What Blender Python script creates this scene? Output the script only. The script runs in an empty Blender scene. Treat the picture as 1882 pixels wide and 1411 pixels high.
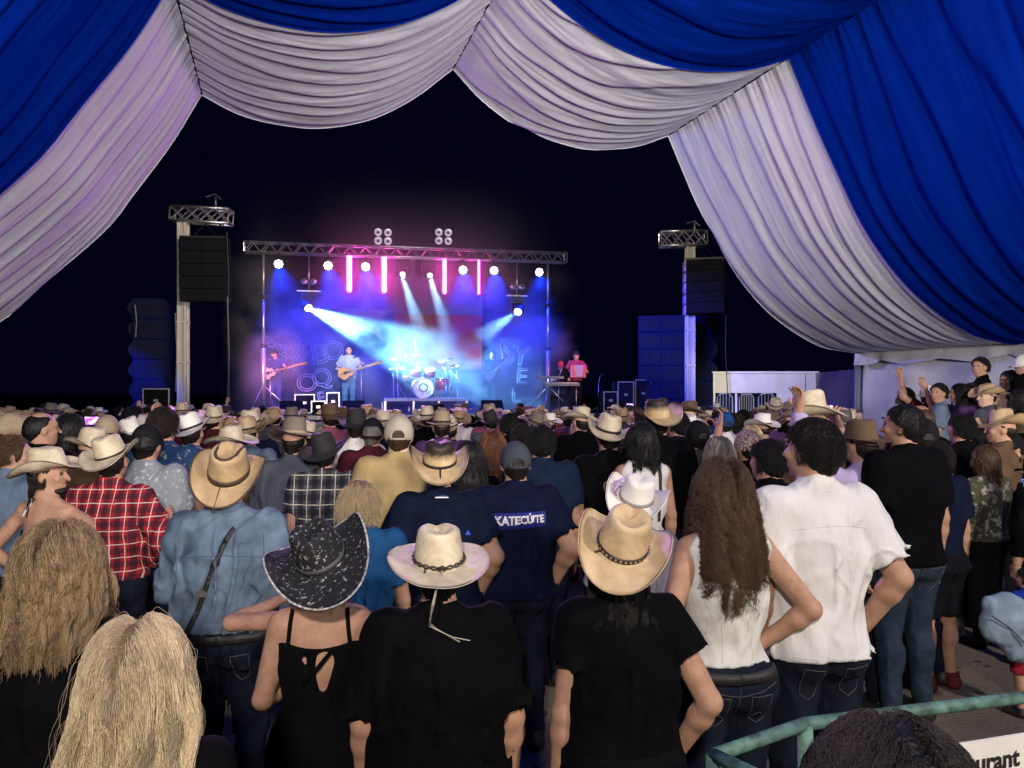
import bpy, math, random
import numpy as np
from mathutils import Vector, Matrix, Euler
from mathutils.bvhtree import BVHTree
random.seed(7); RNG = np.random.default_rng(7)
R = math.radians
scene = bpy.context.scene
col = scene.collection
CAMZ = 2.0; F = 1400.0; HY = 715.0; CX = 941.0      # photograph pixels per unit tangent, horizon row, centre column

# ------------------------------------------------------------------ camera, world, lamps, exposure
cam = bpy.data.cameras.new('camera'); cam_o = bpy.data.objects.new('camera', cam); col.objects.link(cam_o)
cam.sensor_width = 36; cam.lens = 36 * F / 1882; cam.shift_y = (HY - 705.5) / 1882
cam_o.location = (0, 0, CAMZ); cam_o.rotation_euler = (R(90), 0, 0); cam.clip_start = .05; cam.clip_end = 500
scene.camera = cam_o
scene.view_settings.view_transform = 'Standard'; scene.view_settings.look = 'None'
scene.view_settings.exposure = 0.0; scene.view_settings.gamma = 1; scene.view_settings.use_curve_mapping = False
w = bpy.data.worlds.new('World'); scene.world = w; w.use_nodes = True
bg = w.node_tree.nodes['Background']; bg.inputs[0].default_value = (.05, .07, .60, 1); bg.inputs[1].default_value = .010
cy = scene.cycles
cy.use_denoising = True
try: cy.denoiser = 'OPENIMAGEDENOISE'
except Exception: pass
cy.max_bounces = 5; cy.diffuse_bounces = 2; cy.glossy_bounces = 2; cy.transmission_bounces = 4; cy.volume_bounces = 0
cy.sample_clamp_indirect = 3; cy.volume_step_rate = 1.5; cy.volume_max_steps = 96; cy.caustics_reflective = False; cy.caustics_refractive = False

# tent frame: the marquee runs along AX, LX is across it; SD = distance of its open end
AX = np.array([-.294, .956]); LX = np.array([.956, .294]); SD = 11.0
def TP(l, s, z): return (LX[0]*l + AX[0]*s, LX[1]*l + AX[1]*s, z)

def lamp(kind, name, loc, target, power, color, **kw):
    L = bpy.data.lights.new(name, kind); L.energy = power; L.color = color
    for k_, v in kw.items(): setattr(L, k_, v)
    o = bpy.data.objects.new(name, L); col.objects.link(o); o.location = loc
    if target is not None:
        o.rotation_euler = (Vector(target) - Vector(loc)).to_track_quat('-Z', 'Y').to_euler()
    o['kind'] = 'helper'
    return o
FLOODS = [(TP(-1.2, -2.6, 4.3), (-1.5, 8, 2.4), 350), (TP(4.8, -2.4, 4.5), (3.5, 8, 2.6), 430)]
for loc_, tgt_, pw_ in FLOODS:
    lamp('AREA', 'flood_light', loc_, tgt_, pw_, (1.0, .90, .78), shape='DISK', size=.45)

for l_, tgt_ in ((.2, (-3.2, 7.5, 7.6)), (3.6, (4.8, 8.5, 7.4))):      # spots without fixtures, added to brighten the ceiling cloth
    lamp('SPOT', 'ceiling_fill', TP(l_, -2.4, 2.9), tgt_, 2900, (1.0, .93, .90), spot_size=R(92), spot_blend=.7, shadow_soft_size=.4)
# ------------------------------------------------------------------ helpers
def P(px, py, d): return ((px-CX)/F*d, d, CAMZ + (HY-py)/F*d)
def tag(o, label=None, cat=None, group=None, kind=None):
    if label: o['label'] = label
    if cat: o['category'] = cat
    if group: o['group'] = group
    if kind: o['kind'] = kind
    return o
def empty(name, loc=(0,0,0), rz=0, sc=1):
    o = bpy.data.objects.new(name, None); col.objects.link(o); o.location = loc; o.rotation_euler = (0,0,rz); o.scale = (sc,)*3
    o.empty_display_size = .1
    return o
def link(name, me, parent=None, mat=None):
    o = bpy.data.objects.new(name, me); col.objects.link(o)
    if parent is not None: o.parent = parent
    if mat is not None:
        if len(me.materials) == 0: me.materials.append(mat)
        elif me.materials[0] is not mat:
            o.material_slots[0].link = 'OBJECT'; o.material_slots[0].material = mat
    return o
def np_mesh(name, V, Q, smooth=True):
    me = bpy.data.meshes.new(name)
    V = np.asarray(V, np.float32); Q = np.asarray(Q, np.int32)
    n = Q.shape[1]
    me.vertices.add(len(V)); me.vertices.foreach_set('co', V.ravel())
    me.loops.add(Q.size); me.loops.foreach_set('vertex_index', Q.ravel())
    me.polygons.add(len(Q)); me.polygons.foreach_set('loop_start', np.arange(0, Q.size, n, dtype=np.int32))
    me.polygons.foreach_set('use_smooth', np.full(len(Q), smooth))
    me.update(calc_edges=True)
    return me
class MB:
    def __init__(s): s.v = []; s.f = []; s.sm = []
    def add(s, vs, fs, smooth=False):
        n = len(s.v); s.v += [tuple(v) for v in vs]; s.f += [tuple(i+n for i in f) for f in fs]; s.sm += [smooth]*len(fs); return s
    def box(s, c, size, rot=None):
        hx, hy, hz = [a/2 for a in size]
        vs = [Vector((x,y,z)) for x in (-hx,hx) for y in (-hy,hy) for z in (-hz,hz)]
        M = Euler(rot).to_matrix() if rot is not None else None
        vs = [((M @ v) if M else v) + Vector(c) for v in vs]
        return s.add(vs, [(0,1,3,2),(4,6,7,5),(0,4,5,1),(2,3,7,6),(0,2,6,4),(1,5,7,3)])
    def tube(s, pts, r, n=6, cap=True):
        pts = [Vector(p) for p in pts]; rs = r if isinstance(r, (list, tuple)) else [r]*len(pts)
        rings = []
        for i, p in enumerate(pts):
            t = (pts[min(i+1, len(pts)-1)] - pts[max(i-1, 0)]).normalized()
            a = t.cross(Vector((0,0,1)));  a = a if a.length > .1 else t.cross(Vector((1,0,0)))
            a.normalize(); b = t.cross(a).normalized()
            rings.append([p + (a*math.cos(2*math.pi*j/n) + b*math.sin(2*math.pi*j/n))*rs[i] for j in range(n)])
        vs = [v for rg in rings for v in rg]; fs = []
        for i in range(len(pts)-1):
            for j in range(n):
                fs.append((i*n+j, i*n+(j+1)%n, (i+1)*n+(j+1)%n, (i+1)*n+j))
        if cap: fs += [tuple(range(n))[::-1], tuple((len(pts)-1)*n + j for j in range(n))]
        return s.add(vs, fs, n > 5)
    def cyl(s, a, b, r, n=16, r2=None): return s.tube([a, b], [r, r if r2 is None else r2], n)
    def lathe(s, prof, c=(0,0,0), n=24, M=None):
        vs = []
        for r_, z in prof:
            for j in range(n):
                v = Vector((r_*math.cos(2*math.pi*j/n), r_*math.sin(2*math.pi*j/n), z))
                if M: v = M @ v
                vs.append(v + Vector(c))
        fs = [(i*n+j, i*n+(j+1)%n, (i+1)*n+(j+1)%n, (i+1)*n+j) for i in range(len(prof)-1) for j in range(n)]
        return s.add(vs, fs, True)
    def prism(s, poly, h, M=None):
        n = len(poly); vs = [Vector((x, y, z)) for z in (-h/2, h/2) for x, y in poly]
        if M: vs = [M @ v for v in vs]
        return s.add(vs, [tuple(range(n))[::-1], tuple(range(n, 2*n))] + [(i, (i+1)%n, n+(i+1)%n, n+i) for i in range(n)])
    def mesh(s, name):
        me = bpy.data.meshes.new(name); me.from_pydata(s.v, [], s.f)
        me.polygons.foreach_set('use_smooth', s.sm); me.update(); return me
    def build(s, name, mat, parent=None): return link(name, s.mesh(name), parent, mat)

# ------------------------------------------------------------------ materials
MATS = {}
class NT:
    def __init__(s, m): s.t = m.node_tree; s.n = s.t.nodes; s.b = s.n.get('Principled BSDF')
    def new(s, typ, **kw):
        n = s.n.new(typ)
        for k_, v in kw.items():
            if k_.startswith('i_'): n.inputs[k_[2:].replace('_', ' ')].default_value = v
            else: setattr(n, k_, v)
        return n
    def l(s, a, b): s.t.links.new(a, b)
    def coord(s, scale=(1,1,1), rot=(0,0,0), kind='Object'):
        tc = s.new('ShaderNodeTexCoord'); mp = s.new('ShaderNodeMapping')
        mp.inputs['Scale'].default_value = scale; mp.inputs['Rotation'].default_value = rot
        s.l(tc.outputs[kind], mp.inputs[0]); return mp.outputs[0]
    def noise(s, vec, sc=5, det=3, rough=.5):
        n = s.new('ShaderNodeTexNoise'); n.inputs['Scale'].default_value = sc; n.inputs['Detail'].default_value = det
        n.inputs['Roughness'].default_value = rough; s.l(vec, n.inputs['Vector']); return n.outputs['Fac']
    def ramp(s, fac, stops):
        r = s.new('ShaderNodeValToRGB'); e = r.color_ramp.elements
        while len(e) < len(stops): e.new(.5)
        for i, (p, c) in enumerate(stops): e[i].position = p; e[i].color = (*c, 1) if len(c) == 3 else c
        s.l(fac, r.inputs[0]); return r.outputs[0]
    def math(s, op, a, b=None, clamp=False):
        m = s.new('ShaderNodeMath', operation=op, use_clamp=clamp)
        for i, v in enumerate((a, b)):
            if v is None: continue
            if isinstance(v, (int, float)): m.inputs[i].default_value = v
            else: s.l(v, m.inputs[i])
        return m.outputs[0]
    def mix(s, fac, a, b, mode='MIX'):
        m = s.new('ShaderNodeMix', data_type='RGBA', blend_type=mode)
        for sock, v in ((m.inputs[0], fac), (m.inputs[6], a), (m.inputs[7], b)):
            if isinstance(v, (int, float)): sock.default_value = v
            elif isinstance(v, tuple): sock.default_value = (*v[:3], 1)
            else: s.l(v, sock)
        return m.outputs[2]
    def bump(s, h, strength=.3, dist=.01):
        b = s.new('ShaderNodeBump'); b.inputs['Strength'].default_value = strength; b.inputs['Distance'].default_value = dist
        s.l(h, b.inputs['Height']); s.l(b.outputs[0], s.b.inputs['Normal'])
def mat(name, color=(.5,.5,.5), rough=.7, metal=0, emit=None, estr=0, spec=None, noise=None, bump=None, sheen=0, fn=None):
    if name in MATS: return MATS[name]
    m = bpy.data.materials.new(name); m.use_nodes = True; nt = NT(m); b = nt.b; MATS[name] = m
    b.inputs['Base Color'].default_value = (*color, 1); b.inputs['Roughness'].default_value = rough; b.inputs['Metallic'].default_value = metal
    if spec is not None: b.inputs['Specular IOR Level'].default_value = spec
    if sheen: b.inputs['Sheen Weight'].default_value = sheen
    if emit: b.inputs['Emission Color'].default_value = (*emit, 1); b.inputs['Emission Strength'].default_value = estr
    if noise:   # (scale, amount)
        v = nt.coord(); f = nt.noise(v, noise[0], 4)
        lo = tuple(c*(1-noise[1]) for c in color); hi = tuple(min(1, c*(1+noise[1])) for c in color)
        nt.l(nt.ramp(f, [(.3, lo), (.7, hi)]), b.inputs['Base Color'])
    if bump:    # (scale, strength, distance)
        v = nt.coord(); nt.bump(nt.noise(v, bump[0], 5, .6), bump[1], bump[2])
    if fn: fn(nt)
    return m
def cloth(name, c, amt=.18, rough=.92, sc=9):
    """woven cloth: faint colour mottling, soft wrinkles, fine thread"""
    def fn(nt):
        v = nt.coord(); f = nt.noise(v, sc, 4)
        nt.l(nt.ramp(f, [(.25, tuple(x*(1-amt) for x in c)), (.75, tuple(min(1, x*(1+amt)) for x in c))]), nt.b.inputs['Base Color'])
        a = nt.noise(nt.coord((15, 12, 6), (.2, .35, .3)), 1.0, 3, .5); t = nt.noise(nt.coord((60, 50, 24), (.4,.2,.7)), 1, 3)
        h = nt.math('ADD', nt.math('MULTIPLY', a, 1.0), nt.math('MULTIPLY', t, .14))
        nt.bump(h, .45, .025)
    return mat(name, c, rough, spec=.07, fn=fn)
def skin(name, c):
    def fn(nt):
        v = nt.coord(); f = nt.noise(v, 22, 5, .65)
        nt.l(nt.ramp(f, [(.3, (c[0]*.80, c[1]*.72, c[2]*.70)), (.7, tuple(min(1, x*1.10) for x in c))]), nt.b.inputs['Base Color'])
        nt.bump(nt.math('ADD', nt.noise(nt.coord(), 260, 3), nt.noise(nt.coord(), 40, 4)), .30, .003)
        try:
            nt.b.inputs['Subsurface Weight'].default_value = .12; nt.b.inputs['Subsurface Radius'].default_value = (.9, .35, .2); nt.b.inputs['Subsurface Scale'].default_value = .01
        except Exception: pass
    return mat(name, c, .62, spec=.3, fn=fn)
SK = [skin('skin_tan', (.42,.245,.165)), skin('skin_fair', (.56,.34,.235)), skin('skin_brown', (.30,.155,.09)), skin('skin_pale', (.62,.42,.31))]
def straw(name, c, dark=None, stain=None):
    def fn(nt):
        v = nt.coord(); f = nt.noise(v, 14, 4)
        colr = nt.ramp(f, [(.3, (c[0]*.70, c[1]*.64, c[2]*.55)), (.62, c)])
        wv = nt.new('ShaderNodeTexWave', wave_type='RINGS', rings_direction='Z'); wv.inputs['Scale'].default_value = 62; wv.inputs['Distortion'].default_value = 1.2; wv.inputs['Detail'].default_value = 2
        nt.l(nt.coord(), wv.inputs[0])
        ng = nt.noise(nt.coord((300,300,300)), 1, 2)
        h = nt.math('ADD', nt.math('MULTIPLY', wv.outputs['Fac'], .5), ng)
        colr = nt.mix(nt.math('MULTIPLY', wv.outputs['Fac'], .22), colr, tuple(x*.6 for x in c))
        if dark:      # sprayed darker crown top, fades with height
            sep = nt.new('ShaderNodeSeparateXYZ'); nt.l(nt.coord(), sep.inputs[0])
            z = nt.math('ADD', sep.outputs[2], nt.math('MULTIPLY', nt.noise(nt.coord(), 60, 3), .03))
            k_ = nt.ramp(z, [(dark[0], (0,0,0)), (dark[1], (1,1,1))]); colr = nt.mix(k_, colr, dark[2])
        nt.l(colr, nt.b.inputs['Base Color']); nt.bump(h, .35, .0015)
    return mat(name, c, .62, fn=fn)
def plaid(name, base, dk, lt, px=.072, pz=.078):
    def fn(nt):
        sep = nt.new('ShaderNodeSeparateXYZ'); wob = nt.noise(nt.coord(), 6, 2)
        nt.l(nt.coord(), sep.inputs[0])
        def stripes(axis, per, w_, off=0):
            a = nt.math('ADD', sep.outputs[axis], nt.math('MULTIPLY', wob, .016))
            a = nt.math('ADD', nt.math('DIVIDE', a, per), off); fr = nt.math('FRACT', nt.math('ADD', a, 100))
            return nt.math('LESS_THAN', nt.math('ABSOLUTE', nt.math('SUBTRACT', fr, .5)), w_)
        dx, dz = stripes(0, px, .2), stripes(2, pz, .2)
        lx, lz = stripes(0, px, .035, .5), stripes(2, pz, .035, .5)
        c_ = nt.mix(nt.math('MULTIPLY', dx, .75), base, dk); c_ = nt.mix(nt.math('MULTIPLY', dz, .6), c_, dk)
        c_ = nt.mix(nt.math('MULTIPLY', lx, .75), c_, lt); c_ = nt.mix(nt.math('MULTIPLY', lz, .75), c_, lt)
        nt.l(c_, nt.b.inputs['Base Color']); nt.bump(nt.noise(nt.coord((9,9,5)), 1, 4), .5, .02)
    return mat(name, base, .9, spec=.2, fn=fn)
def printed(name, base, cols, sc=26, thr=.56):
    def fn(nt):
        vo = nt.new('ShaderNodeTexVoronoi'); vo.inputs['Scale'].default_value = sc; nt.l(nt.coord(), vo.inputs['Vector'])
        n = nt.noise(nt.coord(), sc*1.3, 5, .7)
        pick = nt.math('GREATER_THAN', n, thr)
        c2 = nt.ramp(nt.noise(nt.coord(), sc*.5, 1), [(i/max(1, len(cols)-1)*.5+.25, c) for i, c in enumerate(cols)])
        nt.l(nt.mix(pick, base, c2), nt.b.inputs['Base Color']); nt.bump(n, .35, .004)
    return mat(name, base, .85, spec=.25, fn=fn)
def hairmat(name, c=(.02,.013,.011), rough=.42, rootc=None):
    def fn(nt):
        hi = nt.new('ShaderNodeHairInfo')
        lo = tuple(x*.45 for x in c); up = tuple(min(1, x*1.35) for x in c)
        at = nt.new('ShaderNodeAttribute', attribute_name='lock'); cr = nt.ramp(nt.math('ADD', nt.math('MULTIPLY', hi.outputs['Random'], .4), nt.math('MULTIPLY', at.outputs['Fac'], .6)), [(.15, lo), (.5, c), (.85, up)])
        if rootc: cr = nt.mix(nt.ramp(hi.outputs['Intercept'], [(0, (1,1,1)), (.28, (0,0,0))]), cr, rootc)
        nt.l(cr, nt.b.inputs['Base Color'])
        s_ = nt.noise(nt.coord((240,240,18)), 1, 3)
        nt.bump(s_, .7, .006)
    return mat(name, c, max(rough, .5), spec=.28, fn=fn)
M_jeans = cloth('denim_dark_blue', (.009,.012,.022), .35, sc=14)
M_jeans2 = cloth('denim_mid_blue', (.022,.034,.055), .4, sc=12)
M_jeansK = cloth('denim_black', (.007,.007,.010), .3)
M_leather = mat('leather_black', (.012,.011,.010), .62, bump=(120,.3,.002))
M_leatherB = mat('leather_brown', (.07,.028,.012), .42, bump=(120,.3,.002))
M_silver = mat('metal_silver', (.75,.73,.70), .28, 1)
M_stitch = mat('thread_tan', (.075,.065,.055), .8)
M_sole = mat('shoe_dark', (.02,.018,.016), .55, bump=(60,.3,.003))

# ------------------------------------------------------------------ implicit surfaces: smooth unions meshed with surface nets
def vnoise(x, y, z, seed=0):
    xi, yi, zi = np.floor(x).astype(np.int64), np.floor(y).astype(np.int64), np.floor(z).astype(np.int64)
    fx, fy, fz = x-xi, y-yi, z-zi
    fx, fy, fz = fx*fx*(3-2*fx), fy*fy*(3-2*fy), fz*fz*(3-2*fz)
    def h(a, b, c):
        n = (a*73856093) ^ (b*19349663) ^ (c*83492791) ^ (seed*2654435)
        n = (n ^ (n >> 13)) * 1274126177; n = n & 0x7fffffff
        return ((n ^ (n >> 16)) & 0xffff) / 65535.0
    o = 0
    for dx in (0, 1):
        for dy in (0, 1):
            for dz in (0, 1):
                o = o + h(xi+dx, yi+dy, zi+dz) * (fx if dx else 1-fx) * (fy if dy else 1-fy) * (fz if dz else 1-fz)
    return o
def C_(a, b, ra, rb=None, fl=1.0, k=.03, clip=None, sub=False):
    """tapered capsule a-b; fl flattens it front to back"""
    return dict(t='c', a=np.array(a, float), b=np.array(b, float), ra=ra, rb=ra if rb is None else rb, fl=fl, k=k, clip=clip, sub=sub)
def E_(c, r, rot=None, k=.03, clip=None, sub=False):
    return dict(t='e', c=np.array(c, float), r=np.array(r, float), rot=None if rot is None else np.array(Euler(rot).to_matrix()), k=k, clip=clip, sub=sub)
def infl(ps, t):
    out = []
    for p in ps:
        q = dict(p)
        if q['t'] == 'c': q['ra'] = q['ra']+t; q['rb'] = q['rb']+t
        else: q['r'] = q['r']+t
        out.append(q)
    return out
def surf(prims, res, name='m', clips=(), disp=None):
    lo = np.full(3, 1e9); hi = -lo
    for p in prims:
        if p['sub']: continue
        if p['t'] == 'c':
            m_ = max(p['ra'], p['rb'])*1.05; lo = np.minimum(lo, np.minimum(p['a'], p['b'])-m_); hi = np.maximum(hi, np.maximum(p['a'], p['b'])+m_)
        else:
            m_ = p['r'] if p['rot'] is None else np.full(3, p['r'].max()); lo = np.minimum(lo, p['c']-m_); hi = np.maximum(hi, p['c']+m_)
    lo -= res*2+.02; hi += res*2+.02
    n = np.ceil((hi-lo)/res).astype(int)+1
    ax = [lo[i] + np.arange(n[i])*res for i in range(3)]
    V = np.full(tuple(n), .25, np.float32)
    for p in prims:
        if p['t'] == 'c':
            m_ = max(p['ra'], p['rb'])*1.02 + p['k'] + res*2; a0 = np.minimum(p['a'], p['b'])-m_; a1 = np.maximum(p['a'], p['b'])+m_
        else:
            m_ = (p['r'] if p['rot'] is None else np.full(3, p['r'].max())) + p['k'] + res*2; a0 = p['c']-m_; a1 = p['c']+m_
        i0 = np.clip(np.floor((a0-lo)/res).astype(int), 0, n-1); i1 = np.clip(np.ceil((a1-lo)/res).astype(int)+1, 1, n)
        if np.any(i1 <= i0): continue
        X = ax[0][i0[0]:i1[0], None, None].astype(np.float32); Y = ax[1][None, i0[1]:i1[1], None].astype(np.float32); Z = ax[2][None, None, i0[2]:i1[2]].astype(np.float32)
        if p['t'] == 'c':
            a, b = p['a'], p['b']; ab = b-a; L2 = max(1e-9, float(ab@ab)); fl = p['fl']
            t = np.clip(((X-a[0])*ab[0] + (Y-a[1])*ab[1] + (Z-a[2])*ab[2])/L2, 0, 1)
            dx, dy, dz = X-(a[0]+ab[0]*t), (Y-(a[1]+ab[1]*t))/fl, Z-(a[2]+ab[2]*t)
            D = np.sqrt(dx*dx+dy*dy+dz*dz) - (p['ra'] + (p['rb']-p['ra'])*t)
            if fl < 1: D = D*(.5+.5*fl)
        else:
            r = p['r']; dx, dy, dz = X-p['c'][0], Y-p['c'][1], Z-p['c'][2]
            if p['rot'] is not None:
                m3 = p['rot']; dx, dy, dz = (dx*m3[0,0]+dy*m3[1,0]+dz*m3[2,0], dx*m3[0,1]+dy*m3[1,1]+dz*m3[2,1], dx*m3[0,2]+dy*m3[1,2]+dz*m3[2,2])
            q0 = np.sqrt((dx/r[0])**2+(dy/r[1])**2+(dz/r[2])**2); q1 = np.sqrt((dx/r[0]**2)**2+(dy/r[1]**2)**2+(dz/r[2]**2)**2)
            D = q0*(q0-1)/np.maximum(q1, 1e-6)
        if p['clip'] is not None:
            for (cp, cn) in p['clip']:
                D = np.maximum(D, (X-cp[0])*cn[0]+(Y-cp[1])*cn[1]+(Z-cp[2])*cn[2])
        sl = V[i0[0]:i1[0], i0[1]:i1[1], i0[2]:i1[2]]; k_ = p['k']
        if p['sub']:
            h = np.maximum(k_-np.abs(sl+D), 0)/k_; V[i0[0]:i1[0], i0[1]:i1[1], i0[2]:i1[2]] = np.maximum(sl, -D) + h*h*k_*.25
        else:
            h = np.maximum(k_-np.abs(sl-D), 0)/k_; V[i0[0]:i1[0], i0[1]:i1[1], i0[2]:i1[2]] = np.minimum(sl, D) - h*h*k_*.25
    if disp is not None:
        idx = np.nonzero(np.abs(V) < .035)
        V[idx] += disp(ax[0][idx[0]], ax[1][idx[1]], ax[2][idx[2]]).astype(np.float32)
    for (cp, cn) in clips:
        V = np.maximum(V, ((ax[0][:,None,None]-cp[0])*cn[0] + (ax[1][None,:,None]-cp[1])*cn[1] + (ax[2][None,None,:]-cp[2])*cn[2]).astype(np.float32))
    V[0] = V[-1] = .1; V[:,0] = V[:,-1] = .1; V[:,:,0] = V[:,:,-1] = .1
    return nets(V, lo, res, name)
def nets(V, org, h, name):
    nx, ny, nz = V.shape; S = V < 0; cn = (nx-1, ny-1, nz-1); NC = cn[0]*cn[1]*cn[2]
    ids = []; pos = []; edges = []
    for a in range(3):
        s0 = [slice(None)]*3; s1 = [slice(None)]*3; s0[a] = slice(0,-1); s1[a] = slice(1,None); s0, s1 = tuple(s0), tuple(s1)
        I = np.array(np.nonzero(S[s0] != S[s1])); v0 = V[s0][tuple(I)]; v1 = V[s1][tuple(I)]; t = v0/(v0-v1)
        p = I.T.astype(np.float64); p[:, a] += t
        b, c = [(1,2),(2,0),(0,1)][a]
        cid = []
        for db, dc in ((-1,-1),(0,-1),(0,0),(-1,0)):
            J = I.copy(); J[b] += db; J[c] += dc
            cid.append((J[0]*cn[1]+J[1])*cn[2]+J[2]); ids.append(cid[-1]); pos.append(p)
        edges.append((np.array(cid).T, v0 < 0))
    ids = np.concatenate(ids); pos = np.concatenate(pos)
    u, inv = np.unique(ids, return_inverse=True)
    cnt = np.bincount(inv); Vt = np.stack([np.bincount(inv, pos[:, i])/cnt for i in range(3)], 1)*h + org
    Q = []; base = 0; off = 0
    for cid, neg in edges:
        q = inv[off:off+cid.size].reshape(4, -1).T; off += cid.size
        q = np.where(neg[:, None], q, q[:, ::-1]); Q.append(q)
    return np_mesh(name, Vt, np.concatenate(Q))
def join_np(name, parts):
    """parts: list of (mesh, Matrix or None) -> one mesh"""
    Vs = []; Fs = []; n = 0
    for me, M in parts:
        v = np.empty(len(me.vertices)*3, np.float32); me.vertices.foreach_get('co', v); v = v.reshape(-1, 3)
        if M is not None: m4 = np.array(M); v = v @ m4[:3,:3].T + m4[:3,3]
        f = np.empty(len(me.loops), np.int32); me.loops.foreach_get('vertex_index', f); f = f.reshape(-1, 4)
        if M is not None and np.linalg.det(np.array(M)[:3,:3]) < 0: f = f[:, ::-1]
        Vs.append(v); Fs.append(f+n); n += len(v)
    return np_mesh(name, np.concatenate(Vs), np.concatenate(Fs))

# ------------------------------------------------------------------ people
POSE = {   # upper-arm and forearm directions of the right arm (person faces +Y); x mirrored for the left
 'down':   ((.16,-.03,-1), (.05,.14,-1)), 'loose': ((.24,-.08,-1), (.02,.28,-1)),
 'akimbo': ((.62,-.30,-.85), (-.62,.42,-.62)), 'hip': ((.42,-.30,-.9), (-.30,.45,-.85)),
 'front':  ((.24,.02,-1), (-.42,.85,.05)), 'hold': ((.22,.12,-1), (-.30,.75,.55)),
 'folded': ((.26,.16,-1), (-.85,.50,.10)), 'raise': ((.45,.55,.55), (-.25,.25,1)),
 'phone':  ((.25,.72,.15), (-.22,.35,1)), 'reach': ((.75,.55,-.05), (.55,.45,.35)),
 'strum':  ((.42,-.12,-.9), (-.62,.62,-.22)), 'fret': ((.45,.15,-.8), (.25,.85,.30)),
 'embrace': ((.45,.50,-.45), (.40,.75,.25)), 'cross': ((.95,.30,-.10), (-.70,.65,.20)),
 'play':   ((.30,.10,-.95), (-.12,.98,.05)), 'squeeze': ((.50,.05,-.85), (-.45,.75,.10)),
}
def unit(v): v = np.array(v, float); return v/np.linalg.norm(v)
HAND = {}
def hand_mesh(res):
    if res in HAND: return HAND[res]
    ps = [E_((0,0,-.045), (.019,.040,.052), k=.012), C_((0,0,.01), (0,0,-.03), .026, .024, k=.02)]
    for y, L, dy in ((.031,.072,.006), (.011,.080,.001), (-.010,.075,-.003), (-.029,.058,-.008)):
        p0 = np.array((0, y*.95, -.085)); p1 = p0+np.array((-.006, dy*.5, -L*.45)); p2 = p1+np.array((-.020, dy*.3, -L*.26)); p3 = p2+np.array((-.022, 0, -L*.12))
        ps += [C_(p0, p1, .0105, .0092, k=.006), C_(p1, p2, .0092, .0084, k=.004), C_(p2, p3, .0084, .0072, k=.004)]
    ps += [C_((-.004,.030,-.025), (-.014,.052,-.058), .015, .0115, k=.01), C_((-.014,.052,-.058), (-.026,.054,-.088), .0115, .009, k=.004)]
    HAND[res] = surf(ps, res, 'hand'); return HAND[res]
def arm_pts(pose, s, fem):
    U, Fd = POSE[pose]; U = unit((U[0]*s, U[1], U[2])); Fd = unit((Fd[0]*s, Fd[1], Fd[2]))
    S = np.array(((.155 if fem else .178)*s, -.01, 1.415)); E = S+U*.295; W = E+Fd*.255
    return S, E, W, U, Fd
def head_prims(hm):
    """skull, jaw, nose, brow, ears, lips in head space, moved by hm"""
    m3 = np.array(hm.to_3x3()); t = np.array(hm.translation); rot = hm.to_euler()
    def e(c, r, k=.02): return E_(m3@np.array(c)+t, r, rot, k=k)
    def c(a, b, ra, rb, k=.01): return C_(m3@np.array(a)+t, m3@np.array(b)+t, ra, rb, k=k)
    out = [e((0,-.008,.006), (.077,.098,.103)), e((0,.03,-.055), (.056,.062,.062), .03), e((0,.066,-.098), (.024,.024,.018), .02),
           c((0,.090,.012), (0,.113,-.028), .008, .013), e((0,.080,.032), (.052,.018,.013), .012), e((0,.085,-.066), (.024,.014,.009), .008)]
    for s in (-1, 1):
        out += [e((.079*s,-.006,-.018), (.010,.021,.031), .006), e((.045*s,.066,-.022), (.022,.018,.020), .015)]
        out.append(dict(e((.030*s,.094,.010), (.015,.012,.011), .012), sub=True))
    return out
BODY = {}
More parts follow.
